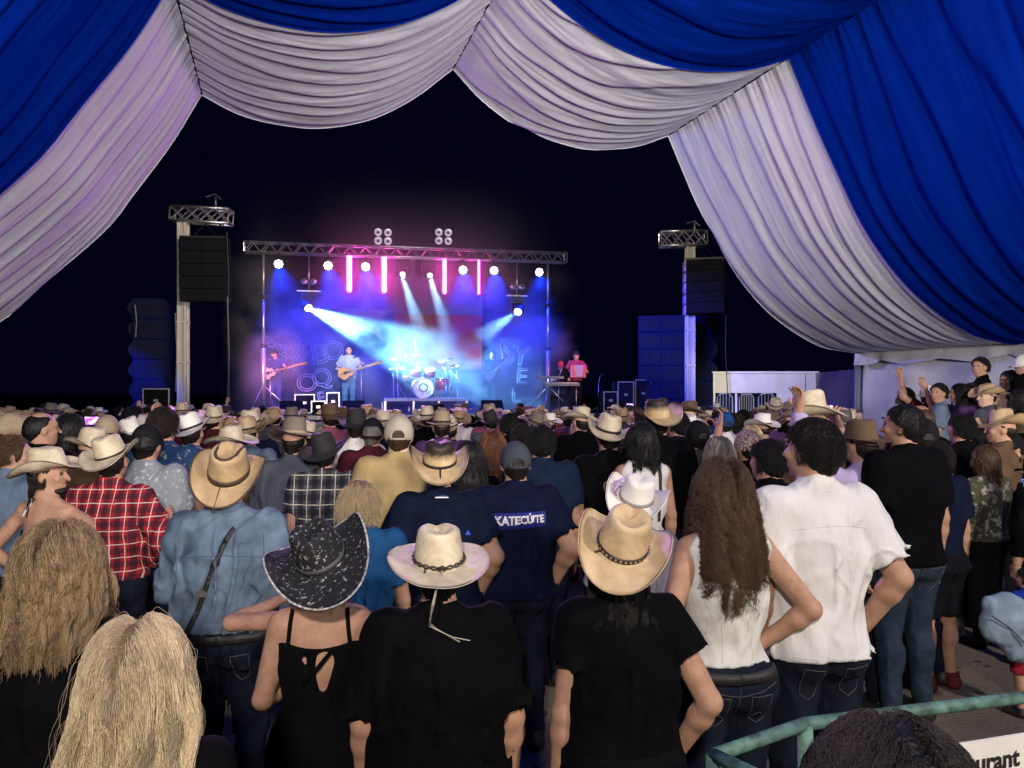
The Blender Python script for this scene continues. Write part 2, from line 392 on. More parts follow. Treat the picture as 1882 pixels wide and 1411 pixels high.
def body_set(fem=False, b=1.0, arms=('down','down'), top='tee', legs='jeans', hm=None, res=.016, fold=1.0, hem=None, key=None, belly=0.0, neck=.0):
    """meshes of one figure 1.75 m tall: skin, top, legs, shoes"""
    hm = hm or Matrix.Translation((0,.012,1.638))
    kk = key or (fem, b, arms, top, legs, res, hem, tuple(round(x,3) for r in hm for x in r), belly)
    if kk in BODY: return BODY[kk]
    cw = .142 if fem else .160; ww = (.122 if fem else .145); pw = .168 if fem else .160
    torso = [E_((0,-.005,1.27), (cw*b,.108*b,.20), k=.05), C_((-.12,-.012,1.405), (.12,-.012,1.405), .055, k=.05, fl=.95),
             E_((0,.01+belly*.4,1.08), (ww*b,(.100+belly)*b,.17), k=.06), E_((0,-.005,.93), (pw*b,.115*b,.12), k=.05)]
    glute = [E_((.075*s*b,-.055,.895), (.088*b,.085,.098), k=.03) for s in (-1,1)]
    trap = [C_((0,-.018,1.51), (.125*s,-.015,1.43), .045, .043, k=.04) for s in (-1,1)]
    if fem: torso += [E_((.068*s,.088,1.275), (.066,.058,.066), k=.03) for s in (-1,1)]
    hp = np.array(hm.translation)
    neckp = [C_((0,-.014,1.42), (hp[0]*.8,hp[1]-.020,hp[2]-.09), .049 if fem else .060, .047 if fem else .057, k=.03)]
    lw = (b-1)*.5+1
    legp = []
    for s in (-1,1):
        legp += [C_((.088*s*lw,-.005,.88), (.098*s,.012,.50), .093*lw, .060, k=.03), C_((.098*s,.012,.50), (.108*s,-.02,.09), .056, .038, k=.02), E_((.101*s,-.022,.37), (.050,.052,.10), k=.03)]
    footp = [C_((.110*s,-.045,.045), (.135*s,.15,.032), .040, .034, k=.02) for s in (-1,1)]
    armp = []; sleeves = []; hands = []
    ar = .046 if fem else .056
    for s, pose in ((1, arms[0]), (-1, arms[1])):
        S, E, W, U, Fd = arm_pts(pose, s, fem)
        ab = ar*(1+(b-1)*.8)
        armp += [C_(S, E, ab, ab*.80, k=.035), C_(E, W, ab*.82, ab*.56, k=.015), E_(E+Fd*.07, np.full(3, ab*.82), k=.02)]
        if top in ('tee', 'polo', 'captee', 'bigtee'):
            L = {'tee': .66, 'polo': .70, 'captee': .42, 'bigtee': .88}[top]; e = S+U*.295*L
            sleeves.append(C_(S-U*.02, e+U*.06, ab+.020, ab*.9+.034, k=.03, clip=[(e, U)]))
        elif top == 'long':
            e = W-Fd*.02
            sleeves += [C_(S, E, ab+.018, ab*.82+.020, k=.03), C_(E, W+Fd*.05, ab*.82+.020, ab*.56+.016, k=.02, clip=[(e, Fd)])]
        z = -Fd; f = np.array((0,1.,0)) if abs(Fd[1]) < .8 else np.array((0,0,1.)); y = unit(f-z*(f@z)); x = np.cross(y, z)
        M = Matrix(((x[0],y[0],z[0],W[0]),(x[1],y[1],z[1],W[1]),(x[2],y[2],z[2],W[2]),(0,0,0,1)))
        if s < 0: M = M @ Matrix.Scale(-1, 4, (1,0,0))
        hands.append((hand_mesh(.0045 if res < .012 else .010), M @ Matrix.Scale(.92 if fem else 1.02, 4)))
    body = surf(torso+glute+trap+neckp+legp+footp+armp+head_prims(hm), res, 'body')
    out = {'body': join_np('body', [(body, None)]+hands)}
    def fdisp(x, y, z):
        sh = x+.30*z*np.tanh(x/.09)*np.clip(1.30-z, 0, .5)
        a = vnoise(sh*13+vnoise(x*4, y*4, z*5, 21)*1.6, y*9, z*3.2, 3); c = vnoise(x*8-z*7, y*7, z*8+x*6, 8)
        e = vnoise(x*26+z*12, y*20, z*9-x*10, 12)
        rg = lambda q, w: np.exp(-((q-.5)/w)**2)
        return np.minimum(fold*1.0*np.clip((1.50-z)/.20, .45, 1)*(-rg(a, .10)*.013 + (a-.5)*.012 - rg(c, .07)*.008 + (c-.5)*.010 + (e-.5)*.005 + .002), .0035)
    if top:
        hz = hem if hem is not None else {'tank': .97, 'halter': .99, 'dress': .50, 'captee': .99, 'long': .93}.get(top, .90)
        t = .013 if top in ('tank','dress','halter') else .017
        dr = .004 if top in ('tank','dress','halter') else .022
        tp = infl(torso+glute, t)
        if top not in ('tank','dress','halter'):
            tp += infl(trap, .010)
            tp += [C_((0,.002,1.24), (0,.002+belly*.4,hz-.04), cw*b+dr, max(ww,pw)*b+dr, fl=.70, k=.06)]
        if top == 'bigtee': tp += [C_((0,-.01,1.25), (0,-.01,hz-.04), cw*b+.035, pw*b+.04, fl=.80, k=.06)]
        tp += sleeves; clips = [((0,0,hz), (0,-.04,-1))]
        if top == 'tank':
            tp += infl(trap, .006)
            tp += [C_((.205*s,0,1.30), (.172*s,0,1.62), .062, .066, k=.012, sub=True) for s in (-1,1)] + [E_((0,-.06,1.56), (.085,.12,.085), k=.012, sub=True), E_((0,.1,1.52), (.09,.12,.14), k=.012, sub=True)]
        elif top == 'dress':
            tp += [C_((.215*s,0,1.26), (.150*s,0,1.56), .062, .078, k=.010, sub=True) for s in (-1,1)]
            tp += [C_((0,0,.95), (0,0,hz-.04), .175*b, .22, fl=.8, k=.05)]
            tp += [C_((.030,-.14,1.30), (.012,-.14,1.15), .046, .018, k=.004, sub=True), C_((-.055,-.14,1.315), (-.040,-.14,1.285), .036, .022, k=.004, sub=True)]
            clips += [((0,-.02,1.375), (0,-.25,1))]
        elif top == 'halter':
            tp += [C_((.20*s,0,1.2), (.12*s,0,1.55), .075, .09, k=.010, sub=True) for s in (-1,1)] + [E_((0,-.14,1.36), (.16,.12,.20), k=.01, sub=True)]
            clips += [((0,0,1.42), (0,0,1))]
        elif neck: clips += [((0,0,1.50), (0,-.2,1))]
        out['top'] = surf(tp, res*(.9 if res > .012 else 1), 'shirt', clips, fdisp)
    lp = infl(torso[2:]+glute+legp, .010); pz = min(1.0, hz+.035) if top and top not in ('dress','tank') else 1.0
    if legs == 'jeans': out['legs'] = surf(lp, res, 'jeans', [((0,0,pz), (0,0,1)), ((0,0,.035), (0,0,-1))], lambda x,y,z: fdisp(x*1.3,y*1.3,z*1.1)*.55)
    elif legs == 'shorts': out['legs'] = surf(infl(lp, .016), res, 'shorts', [((0,0,1.0), (0,0,1)), ((0,0,.52), (0,0,-1))], fdisp)
    elif legs == 'skirt':
        def pl(x, y, z):
            a = np.arctan2(y, x); return np.sin(a*26+vnoise(x*0+a*3, z*3, z*0, 2)*5)*.010*np.clip((1.0-z)*4, 0, 1)
        out['legs'] = surf([C_((0,0,1.03), (0,0,.96), .135*b, .185*b, fl=.78, k=.05), C_((0,0,.98), (0,0,.36), .178*b, .30, fl=.85, k=.05)]+infl(glute,.02), res, 'skirt', [((0,0,1.02), (0,0,1)), ((0,0,.40), (0,0,-1))], pl)
    out['shoes'] = surf(infl(footp, .008)+[C_((.110*s,-.03,.11), (.110*s,-.03,.05), .046, .046, k=.02) for s in (-1,1)], max(res, .012), 'shoes', [((0,0,.12), (0,0,1)), ((0,0,.003), (0,0,-1))])
    BODY[kk] = out; return out
HAIRS = {}
def hair_cap(kind, res):
    if (kind, res) in HAIRS: return HAIRS[(kind, res)]
    k_ = .02
    face = [((0,.050,.045), (0,.82,-.57))]
    def st(x, y, z):
        a = np.arctan2(x, y+.01); return (vnoise(a*16, z*10, z*0, 4)-.5)*.010 + (vnoise(x*70, y*70, z*40, 5)-.5)*.006
    hatted = kind.endswith(('_h','_c')); capped = kind.endswith('_c'); kind0 = kind; kind = kind.replace('_h', '').replace('_c', '')
    if kind in ('short', 'tuft'):
        g = .010 if kind == 'short' else .018
        ps = [E_((0,-.012,.010), (.077+g,.098+g,.103+g), k=k_), C_((0,-.050,-.03), (0,-.052,-.075), .060, .045, k=.03),
              E_((.088,.03,-.03), (.03,.05,.045), k=.01, sub=True), E_((-.088,.03,-.03), (.03,.05,.045), k=.01, sub=True)]
        cl = [((0,.055,.055), (0,.80,-.6)), ((0,-.05,-.085), (0,.2,-1)), ((0,.055,-.005), (0,.9,-.35))]
    elif kind == 'bald':
        ps = [E_((0,-.012,.004), (.083,.104,.106), k=k_), C_((0,-.050,-.03), (0,-.052,-.06), .058, .045, k=.03), E_((0,-.01,.115), (.062,.075,.05), k=.01, sub=True)]
        cl = [((0,.03,.05), (0,.80,-.6)), ((0,-.05,-.08), (0,.2,-1))]
    elif kind == 'bob':
        ps = [E_((0,-.012,.012), (.092,.112,.114), k=k_), C_((0,-.045,-.03), (0,-.060,-.11), .085, .082, fl=.85, k=.04)]
        cl = [((0,.055,.050), (0,.85,-.5)), ((0,0,-.165), (0,.1,-1))]
    elif kind == 'mid':
        ps = [E_((0,-.012,.012), (.090,.110,.113), k=k_), C_((0,-.035,-.02), (0,-.070,-.13), .080, .085, fl=.65, k=.04)]
    elif kind == 'bun':
        ps = [E_((0,-.012,.010), (.083,.106,.110), k=k_), E_((0,-.075,.085), (.042,.042,.040), k=.01)]
        cl = [((0,.055,.055), (0,.80,-.6)), ((0,-.05,-.085), (0,.2,-1))]
    elif kind == 'pony':
        ps = [E_((0,-.012,.010), (.083,.106,.110), k=k_), C_((0,-.10,.0), (0,-.145,-.08), .028, .036, k=.02), C_((0,-.145,-.08), (0,-.125,-.26), .036, .012, k=.01)]
        cl = [((0,.055,.055), (0,.80,-.6))]
    else:  # long
        ps = [E_((0,-.012,.012), (.092,.112,.115), k=k_), C_((0,-.035,-.02), (0,-.075,-.17), .082, .105, fl=.62, k=.04), C_((0,-.075,-.17), (0,-.105,-.36), .105, .060, fl=.50, k=.04)]
        cl = [((0,.055,.045), (0,.85,-.5))]
    if hatted:
        ps = [dict(p, r=np.array((.080,.100,.100))) if i == 0 else p for i, p in enumerate(ps)]; hc_ = [((0,0,.06), (0,0,1))] if capped else [((0,0,.030), (0,-.28,1))]
    else: hc_ = []
    # clip after: re-run with planes that only bite the face side
    me = surf(ps, res, 'hair', (cl if kind in ('short','tuft','bald','bob','bun') else [((0,.060,.03), (0,1,-.12))])+hc_, st)
    HAIRS[(kind0, res)] = me; return me

def cowboy_hat(w=.092, hgt=.118, curl=.055, dip=.018, style='cattle', n=56, a0=.086, b0=.103, pinch=.0, flop=0.0, key=None):
    th = np.linspace(0, 2*math.pi, n, endpoint=False); c, s = np.cos(th), np.sin(th); rings = []
    nb = 9
    for t in np.linspace(1, 0, nb):
        a = a0 + w*.92*t; b = b0 + w*(1.02+.10*(s < 0))*t
        z = curl*np.abs(c)**2.4*t**1.7 - dip*np.abs(s)**2*t**1.4*(1+.5*(s > 0)) + flop*t**2*np.sin(3*th+.7)*.5
        rings.append(np.stack([c*a*(1-.10*(curl/.055)*t*t*np.abs(c)**3), s*b, z], 1))
    def top(x, y):
        if style == 'cattle':
            d = .030*np.exp(-(x/.026)**2)*np.clip(.55+y*6, .35, 1.2) + .020*np.exp(-((np.abs(x)-.060)/.020)**2)*np.clip(y*12, 0, 1)
        elif style == 'tear':
            q = (x/.046)**2+((y+.012)/.062)**2; d = .028*np.clip(1.15-q, 0, 1)**.7 + .012*np.exp(-(x/.02)**2)*(y > .02)
        elif style == 'open': d = .006*np.exp(-(x/.03)**2)
        else: d = .034*np.exp(-(x/.030)**2) + .010*np.exp(-((y+.06)/.03)**2)
        return d
    for u in (.04, .2, .4, .6, .8, .92, .98):
        tp = 1-.17*u**1.3-.05*(u > .95); pz = hgt*u*(1 - .06*(s)*1) ; x = c*a0*tp*(1-pinch*np.clip(s,0,1)*u); y = s*b0*tp
        z = pz - top(x, y)*np.clip((u-.75)/.25, 0, 1); rings.append(np.stack([x, y, z], 1))
    for v in (.90, .72, .5, .28, .08):
        x = c*a0*.78*v*(1-pinch*np.clip(s,0,1)); y = s*b0*.78*v; z = hgt*(1-.06*s*v)+.010*(1-v*v)-top(x, y); rings.append(np.stack([x, y, z], 1))
    G = np.stack(rings); nr = len(rings); V = G.reshape(-1, 3)
    du = np.roll(G, -1, 1)-np.roll(G, 1, 1); dv = np.gradient(G, axis=0); N = np.cross(du, dv); N /= np.linalg.norm(N, axis=2, keepdims=True)+1e-9
    flip = np.sign((N[:, :, 2].mean())) or 1
    N *= -flip if False else flip
    G += N*((vnoise(G[..., 0]*22+7, G[..., 1]*22, G[..., 2]*26, 5)-.5)*.0055)[..., None]
    V2 = (G - N*.0035).reshape(-1, 3)
    Q = []
    for i in range(nr-1):
        j = np.arange(n); k2 = (j+1) % n; Q.append(np.stack([i*n+j, i*n+k2, (i+1)*n+k2, (i+1)*n+j], 1))
    Q = np.concatenate(Q); m = nr*n
    if flip < 0: Q1 = Q[:, ::-1]
    else: Q1 = Q
    j = np.arange(n); k2 = (j+1) % n
    rim = np.stack([j, k2, m+k2, m+j], 1); capq = []
    top_i = (nr-1)*n
    for q in range(1, n//2): capq.append((top_i+q-1 if False else top_i+(q-1), top_i+q, top_i+n-q-1, top_i+(n-q) % n))
    capq = np.array(capq)
    me = np_mesh('hat', np.concatenate([V, V2]), np.concatenate([Q1, Q1[:, ::-1]+m, rim, capq]))
    return me
HATS = {}
HATK = {
 'cattle': dict(), 'wide': dict(w=.115, curl=.045, dip=.02), 'flat': dict(w=.105, curl=.018, dip=.006, style='tear'),
 'curl': dict(w=.100, curl=.085, dip=.03), 'tall': dict(w=.095, hgt=.14, curl=.06), 'round': dict(w=.07, curl=.012, dip=.01, style='open', hgt=.11),
 'small': dict(w=.055, curl=.018, dip=.012, style='tear', hgt=.10), 'big': dict(w=.128, curl=.075, dip=.035, style='tear', hgt=.125), 'trim': dict(w=.088, curl=.060, dip=.030, style='tear', hgt=.128), 'tilt': dict(w=.098, curl=.070, dip=.035, style='tear', hgt=.128),
}
def band_mesh(hk, z0=.004, z1=.021, off=.0035, n=48):
    p = HATK[hk]; a0, b0 = .086, .103; V = []
    h_ = p.get('hgt', .118)
    for z, o in ((z0, off*.4), (z0, off), (z1, off), (z1, off*.2)):
        u = z/h_; tp = 1-.17*u**1.3
        for j in range(n):
            t = 2*math.pi*j/n; V.append((math.cos(t)*(a0*tp+o), math.sin(t)*(b0*tp+o), z*(1-.06*math.sin(t))))
    Q = [(i*n+j, i*n+(j+1)%n, (i+1)*n+(j+1)%n, (i+1)*n+j) for i in range(3) for j in range(n)]
    return np_mesh('hat_band', V, Q)
def add_hat(root, hm, hk, m, band=None, tilt=(0,0,0), name='hat', z=.036, n=56, wide_band=.017, scl=1.0):
    if (hk, n) not in HATS: HATS[(hk, n)] = cowboy_hat(n=n, **HATK[hk])
    o = link(name, HATS[(hk, n)], root, m)
    o.matrix_local = hm @ Matrix.Translation((0,-.010,z)) @ Euler(tilt).to_matrix().to_4x4() @ Matrix.Scale(scl, 4)
    if band is not None:
        kb = ('band', hk, wide_band)
        if kb not in HATS: HATS[kb] = band_mesh(hk, z1=.004+wide_band)
        link('hat_band', HATS[kb], o, band)
    return o
def add_cap(root, hm, m, mesh_key='cap', back=False, tilt=(0,0,0)):
    if mesh_key not in HATS:
        HATS[mesh_key] = surf([E_((0,-.008,.012), (.090,.111,.114), k=.01), E_((0,-.115,.002), (.036,.04,.030), k=.003, sub=True)] , .006, 'cap', [((0,0,.0-.022), (0,.10,-1))], lambda x,y,z: (np.abs(np.sin(np.arctan2(x, y)*3))**.25)*.0025-.002)
        bm = MB(); n = 15; V = []
        for t, dz in ((1, .0), (0, 0)):
            for j in range(n):
                a = math.pi*(.06+.88*j/(n-1)); V.append((math.cos(a)*(.088 if t == 0 else .082), (.085*math.sin(a)**.7 if t == 0 else .085+.082*math.sin(a)**.6), (-.012 if t == 0 else -.020-.012*abs(math.cos(a)))))
        V += [(x, y, z-.004) for x, y, z in V]
        Fq = [(j, j+1, n+j+1, n+j) for j in range(n-1)]; Fq += [tuple(i+2*n for i in f[::-1]) for f in Fq] + [(j, 2*n+j, 2*n+j+1, j+1) for j in range(n-1)]
        bm.add(V, Fq, True); HATS[mesh_key+'bill'] = bm.mesh('bill')
        st = MB(); st.tube([(-.05,-.098,-.016), (-.02,-.112,-.018), (.02,-.112,-.018), (.05,-.098,-.016)], .007, 6); HATS[mesh_key+'strap'] = st.mesh('strap')
        bt = MB(); bt.lathe([(.001,.128),(.008,.126),(.009,.122)], (0,-.008,0), 10); HATS[mesh_key+'btn'] = bt.mesh('button')
    o = link('cap', HATS[mesh_key], root, m)
    o.matrix_local = hm @ Euler((tilt[0], tilt[1], tilt[2]+(math.pi if back else 0))).to_matrix().to_4x4()
    for nm in ('bill', 'strap', 'btn'): link({'btn': 'button'}.get(nm, nm), HATS[mesh_key+nm], o, m)
    return o
EYE = None
def add_eyes(root, hm):
    global EYE
    if EYE is None:
        b = MB(); b.lathe([(.001,.0115),(.005,.0105),(.0085,.0078),(.0108,.003),(.011,-.004)], (0,0,0), 14, Matrix.Rotation(R(-90), 3, 'X')); EYE = b.mesh('eye')
    m = mat('eye_dark', (.05,.03,.02), .15, fn=None)
    for s in (-1, 1):
        o = link('eye', EYE, root, m); o.matrix_local = hm @ Matrix.Translation((.030*s,.079,.010))

def strands(root, name, hm, n, m, length=.3, curl=.0, freq=3.0, spread=1.0, rad=.0011, npt=18, seed=1, vol=.012, clump=60, part=0.0, back=.11, lift=0, gather=0.0, cl=.6, zc=None, vee=0.0, zroot=2.0, env=None, dens_top=True, cutz=None, layers=1.0, shoulder=None):
    """combed strands: grow from the scalp, run down over the head, hang from gravity, wave in clumps"""
    g = np.random.default_rng(seed)
    # scalp points
    u = g.normal(size=(n*3, 3)); u /= np.linalg.norm(u, axis=1, keepdims=True)
    ok = (u[:, 1] < .30 + .55*np.clip(u[:, 2], 0, 1)) & (u[:, 2] > -.55) & (u[:, 2] < zroot)
    u = u[ok][:n]; n = len(u)
    r = np.array((.079,.100,.106)); c0 = np.array((0,-.010,.008))
    p = c0 + u*r
    ncl = clump; cu = g.normal(size=(ncl, 3)); cu /= np.linalg.norm(cu, axis=1, keepdims=True)
    ci = np.argmax(u@cu.T, 1)
    ph = g.uniform(0, 6.28, ncl)[ci] + g.normal(0, .35, n); fr = freq*(g.uniform(.7, 1.3, ncl)[ci]); am = curl*(g.uniform(.5, 1.3, ncl)[ci]+g.normal(0,.15,n))
    L = length*(g.uniform(.78, 1.06, n))*(g.uniform(.85,1.1,ncl)[ci])
    lay = g.uniform(0, 1, n)**layers*vol
    pts = np.zeros((n, npt, 3)); pts[:, 0] = p*1.0
    # direction: away from parting line on top, then down
    side = np.sign(u[:, 0]-part); side[side == 0] = 1
    v = np.stack([side*(.9*np.clip(u[:, 2], 0, 1)+.1*np.abs(u[:,0])), -.35-.3*np.clip(u[:,2],0,1)*np.ones(n), -.35-1.0*np.clip(1-u[:, 2], 0, 2)], 1) + g.normal(0, .10, (n, 3))
    v += u*lift
    v /= np.linalg.norm(v, axis=1, keepdims=True)
    q = p.copy(); step = L/(npt-1)
    wob = g.normal(0, 1, (ncl, 3))[ci]*.12*spread + g.normal(0, .05, (n, 3))*spread
    for i in range(1, npt):
        t = i/(npt-1)
        v = v + np.array((0,0,-1.0))*.42 + wob*.35; v /= np.linalg.norm(v, axis=1, keepdims=True)
        q = q + v*step[:, None]
        # push out of head and of back/shoulders
        rr = r*1.0 + lay[:, None]+.004; e = (q-c0)/rr; d = np.linalg.norm(e, axis=1, keepdims=True)
        q = np.where(d < 1, c0+e/np.maximum(d, 1e-6)*rr, q)
        inner = (q[:, 2] < -.13); bk = -(back)-lay*.8-.0*q[:,2]
        face = (q[:, 1] > bk) & inner & (np.abs(q[:,0]) < .16)
        q[:, 1] = np.where(face & (q[:, 1] < .03), q[:, 1]*.55+bk*.45, q[:, 1])
        if gather: q[:, 0] *= (1-gather*t*t)
        if env:
            lim = env[0]+(env[1]-env[0])*np.clip(-q[:, 2]/.35, 0, 1)+lay*.6; ax_ = np.abs(q[:, 0]); q[:, 0] = np.where(ax_ > lim, np.sign(q[:, 0])*(lim+(ax_-lim)*.25), q[:, 0])
            yb = -(.115+.05*np.clip(-q[:, 2]/.3, 0, 1)+lay*.6); q[:, 1] = np.where(q[:, 1] < yb, yb+(q[:, 1]-yb)*.25, q[:, 1])
        pts[:, i] = q
        v = np.where((d < 1), v - (e/np.maximum(d,1e-6))*np.sum(v*e/np.maximum(d,1e-6), axis=1, keepdims=True)*.9, v); v /= np.linalg.norm(v, axis=1, keepdims=True)+1e-9
    if cl:
        cn_ = np.maximum(np.bincount(ci, minlength=ncl), 1); tq = np.linspace(0, 1, npt)
        for i in range(1, npt):
            for a in range(3):
                gd = (np.bincount(ci, pts[:, i, a], minlength=ncl)/cn_)[ci]; w_ = cl*min(1, tq[i]*2.2)*g.uniform(.75, 1.0, n); pts[:, i, a] = pts[:, i, a]*(1-w_)+gd*w_
    tt = np.linspace(0, 1, npt)[None, :]
    wv = (am[:, None]*np.clip(tt*2.8-.25, 0, 1))
    pts[:, :, 0] += wv*np.sin(tt*fr[:, None]*6.28*L[:,None]/.3+ph[:, None]); pts[:, :, 1] += wv*.7*np.cos(tt*fr[:, None]*6.28*L[:,None]/.3+ph[:, None]*1.3)
    if zc is not None:
        lim = zc + g.uniform(-.09, .05, ncl)[ci]+g.normal(0, .012, n) + vee*np.abs(pts[:, npt//2, 0])
        for i in range(1, npt):
            bad = pts[:, i, 2] < lim; pts[bad, i] = pts[bad, i-1]+(pts[bad, i]-pts[bad, i-1])*.04
    return hair_curves(root, name, hm, pts, m, rad, ci/max(1, ncl-1.0))
def fuzz(root, name, hm, n, m, length=.03, rad=.0008, seed=1, zmin=-.45, curl=.004, flat=.35, npt=6, grow=.0):
    g = np.random.default_rng(seed); u = g.normal(size=(n*3, 3)); u /= np.linalg.norm(u, axis=1, keepdims=True)
    ok = (u[:, 1] < .42+.5*np.clip(u[:, 2], 0, 1)) & (u[:, 2] > zmin) & ~((np.abs(u[:,0]) > .6) & (u[:,1] > .15) & (u[:,2] < .2)); u = u[ok][:n]; n = len(u)
    r = np.array((.082,.103,.108))+grow; p = np.array((0,-.010,.008))+u*r
    d = u*.9 + np.array((0,-flat,-flat*1.2)) + g.normal(0, .38, (n, 3)) + np.stack([np.sin(u[:,2]*30+u[:,0]*20), 0*u[:,0], np.cos(u[:,0]*28)], 1)*.25
    d /= np.linalg.norm(d, axis=1, keepdims=True); L = length*g.uniform(.5, 1.1, n); pts = np.zeros((n, npt, 3)); ph = g.uniform(0, 6.28, n)
    for i in range(npt):
        t = i/(npt-1); pts[:, i] = p + d*(L*t)[:, None]; pts[:, i, 2] -= (L*t*t*.5); pts[:, i, 0] += curl*t*np.sin(ph+t*5); pts[:, i, 1] += curl*t*np.cos(ph+t*5)
    return hair_curves(root, name, hm, pts, m, rad)
def hair_curves(root, name, hm, pts, m, rad, cval=None):
    n, k_, _ = pts.shape
    hc = bpy.data.hair_curves.new(name); hc.add_curves([k_]*n)
    hc.attributes['position'].data.foreach_set('vector', pts.astype(np.float32).ravel())
    a = hc.attributes.get('radius') or hc.attributes.new('radius', 'FLOAT', 'POINT')
    rr = np.tile(np.linspace(1, .35, k_)*rad, n).astype(np.float32); a.data.foreach_set('value', rr)
    g_ = np.random.default_rng(2); cv = g_.uniform(0, 1, n) if cval is None else (np.sin(cval*997.0)*43758.5453) % 1
    a = hc.attributes.new('lock', 'FLOAT', 'CURVE'); a.data.foreach_set('value', np.asarray(cv, np.float32))
    hc.materials.append(m)
    o = bpy.data.objects.new(name, hc); col.objects.link(o); o.parent = root; o.matrix_local = hm
    return o
HAIR = {'dark': hairmat('hair_dark', (.018,.012,.009)), 'brown': hairmat('hair_brown', (.075,.038,.018)), 'black': hairmat('hair_black', (.008,.007,.007)),
        'grey': hairmat('hair_grey', (.22,.20,.18)), 'blonde': hairmat('hair_blonde', (.58,.44,.25)), 'red': hairmat('hair_auburn', (.13,.045,.02)),
        'sand': hairmat('hair_sand', (.24,.15,.075))}
def hmat(yaw=0, pitch=0, roll=0, off=(0,0,0)):
    return Matrix.Translation((0+off[0], .012+off[1], 1.638+off[2])) @ Matrix.Rotation(R(yaw), 4, 'Z') @ Matrix.Rotation(R(pitch), 4, 'X') @ Matrix.Rotation(R(roll), 4, 'Y')
STAGE_X, STAGE_Y = -2.4, 20.5
def person(label, base, H, yaw=0, cat='person', group=None, skin_=0, fem=False, b=1.0, arms=('down','down'), top='tee', legs='jeans', topm=None, legm=None, shoe=None,
           hair='short', hairc='dark', hat=None, hatm=None, band=None, hattilt=(0,0,0), hm=None, res=.016, cap=None, capback=False, face=None, eyes=False, key=None, name='person', haircap=True, **kw):
    """base = world point of the soles; yaw turns from facing the stage"""
    face = math.atan2(-(STAGE_X-base[0]), STAGE_Y-base[1]) + R(yaw) if face is None else face + R(yaw-180)
    root = empty(name, base, face, H/1.75); tag(root, label, cat, group)
    hm0 = hm or hmat()
    kw.pop('hatted_', None) if False else None
    hz_ = kw.pop('hatted_', False)
    ms = body_set(fem=fem, b=b, arms=arms, top=top, legs=legs, hm=hm0, res=res, key=key, **kw)
    link('body', ms['body'], root, SK[skin_])
    if 'top' in ms: link('dress' if top == 'dress' else 'shirt', ms['top'], root, topm)
    if 'legs' in ms and top != 'dress': link({'jeans':'trousers','shorts':'shorts','skirt':'skirt'}[legs], ms['legs'], root, legm or M_jeans)
    link('shoes', ms['shoes'], root, shoe or M_sole)
    if haircap and hair:
        if (hat or hz_ or cap) and not hair.endswith('_h'): hair += '_c' if cap else '_h'
        o = link('hair', hair_cap(hair, .007 if res < .012 else .011), root, HAIR[hairc]); o.matrix_local = hm0
    if res > .012 and haircap and hair and not (hat or cap) and hair != 'bald': cover_hair(root, hair, hairc, hm0)
    if hat: add_hat(root, hm0, hat, hatm, band, tuple(R(a) for a in hattilt), n=56 if res < .02 else 28, wide_band=kw.get('wb', .017))
    if cap: add_cap(root, hm0, cap, back=capback)
    if eyes: add_eyes(root, hm0)
    return root
def pbase(px, topy, k, hat=False):
    """ground point and height of a person whose head (or hat) top shows at px, topy when 1 m spans k pixels"""
    d = F/k; H = CAMZ-(topy-HY)/k - (.035 if hat else 0)
    return ((px-CX)/k, d, 0), H
HC = {}
def cover_hair(root, kind, colour, hm):
    kk = {'short': 'short', 'tuft': 'short', 'pony': 'short', 'bun': 'short', 'bob': 'bob', 'long': 'long', 'mid': 'bob'}.get(kind)
    if kk is None: return
    m = HAIR[colour]
    if kk not in HC:
        if kk == 'short': o = fuzz(root, 'hair_strands', hm, 2600, m, length=.024, rad=.0016, seed=41, grow=.008, flat=.9)
        elif kk == 'bob': o = strands(root, 'hair_strands', hm, 2200, m, length=.22, curl=.006, freq=3, rad=.0016, vol=.016, cl=.5, clump=160, seed=42, zc=-.15, npt=12, env=(.10,.10), back=.11)
        else: o = strands(root, 'hair_strands', hm, 2600, m, length=.44, curl=.008, freq=3, rad=.0017, vol=.020, cl=.6, clump=160, seed=43, zc=-.36, npt=14, env=(.10,.115), back=.11)
        HC[kk] = o.data; return
    o = bpy.data.objects.new('hair_strands', HC[kk]); col.objects.link(o); o.parent = root; o.matrix_local = hm
    o.material_slots[0].link = 'OBJECT'; o.material_slots[0].material = m
# things printed on or sewn to clothes follow the cloth below them
def bvh_of(root, names):
    import itertools
    Vs = []; Fs = []; n = 0
    for o in root.children:
        if o.name.split('.')[0] in names and o.type == 'MESH':
            Vs += [v.co.copy() for v in o.data.vertices]; Fs += [tuple(i+n for i in p.vertices) for p in o.data.polygons]; n = len(Vs)
    return BVHTree.FromPolygons(Vs, Fs)
def on_back(bv, x, z, off=.003, front=False):
    o = Vector((x, .8 if front else -.8, z)); h = bv.ray_cast(o, Vector((0, -1 if front else 1, 0)))
    if h[0] is None: return None
    return h[0] + (h[1] if h[1].dot(Vector((0, 1 if front else -1, 0))) > 0 else -h[1])*off
def sewn(root, bv, name, pts, r, m, off=.002, n=4, sub=6, front=False, parent=None):
    out = []
    for (a, b2) in zip(pts[:-1], pts[1:]):
        for i in range(sub):
            t = i/sub; q = on_back(bv, a[0]+(b2[0]-a[0])*t, a[1]+(b2[1]-a[1])*t, off, front)
            if q is not None: out.append(q)
    q = on_back(bv, pts[-1][0], pts[-1][1], off, front)
    if q is not None: out.append(q)
    if len(out) < 2: return None
    mb = MB(); mb.tube(out, r, n); return mb.build(name, m, parent or root)
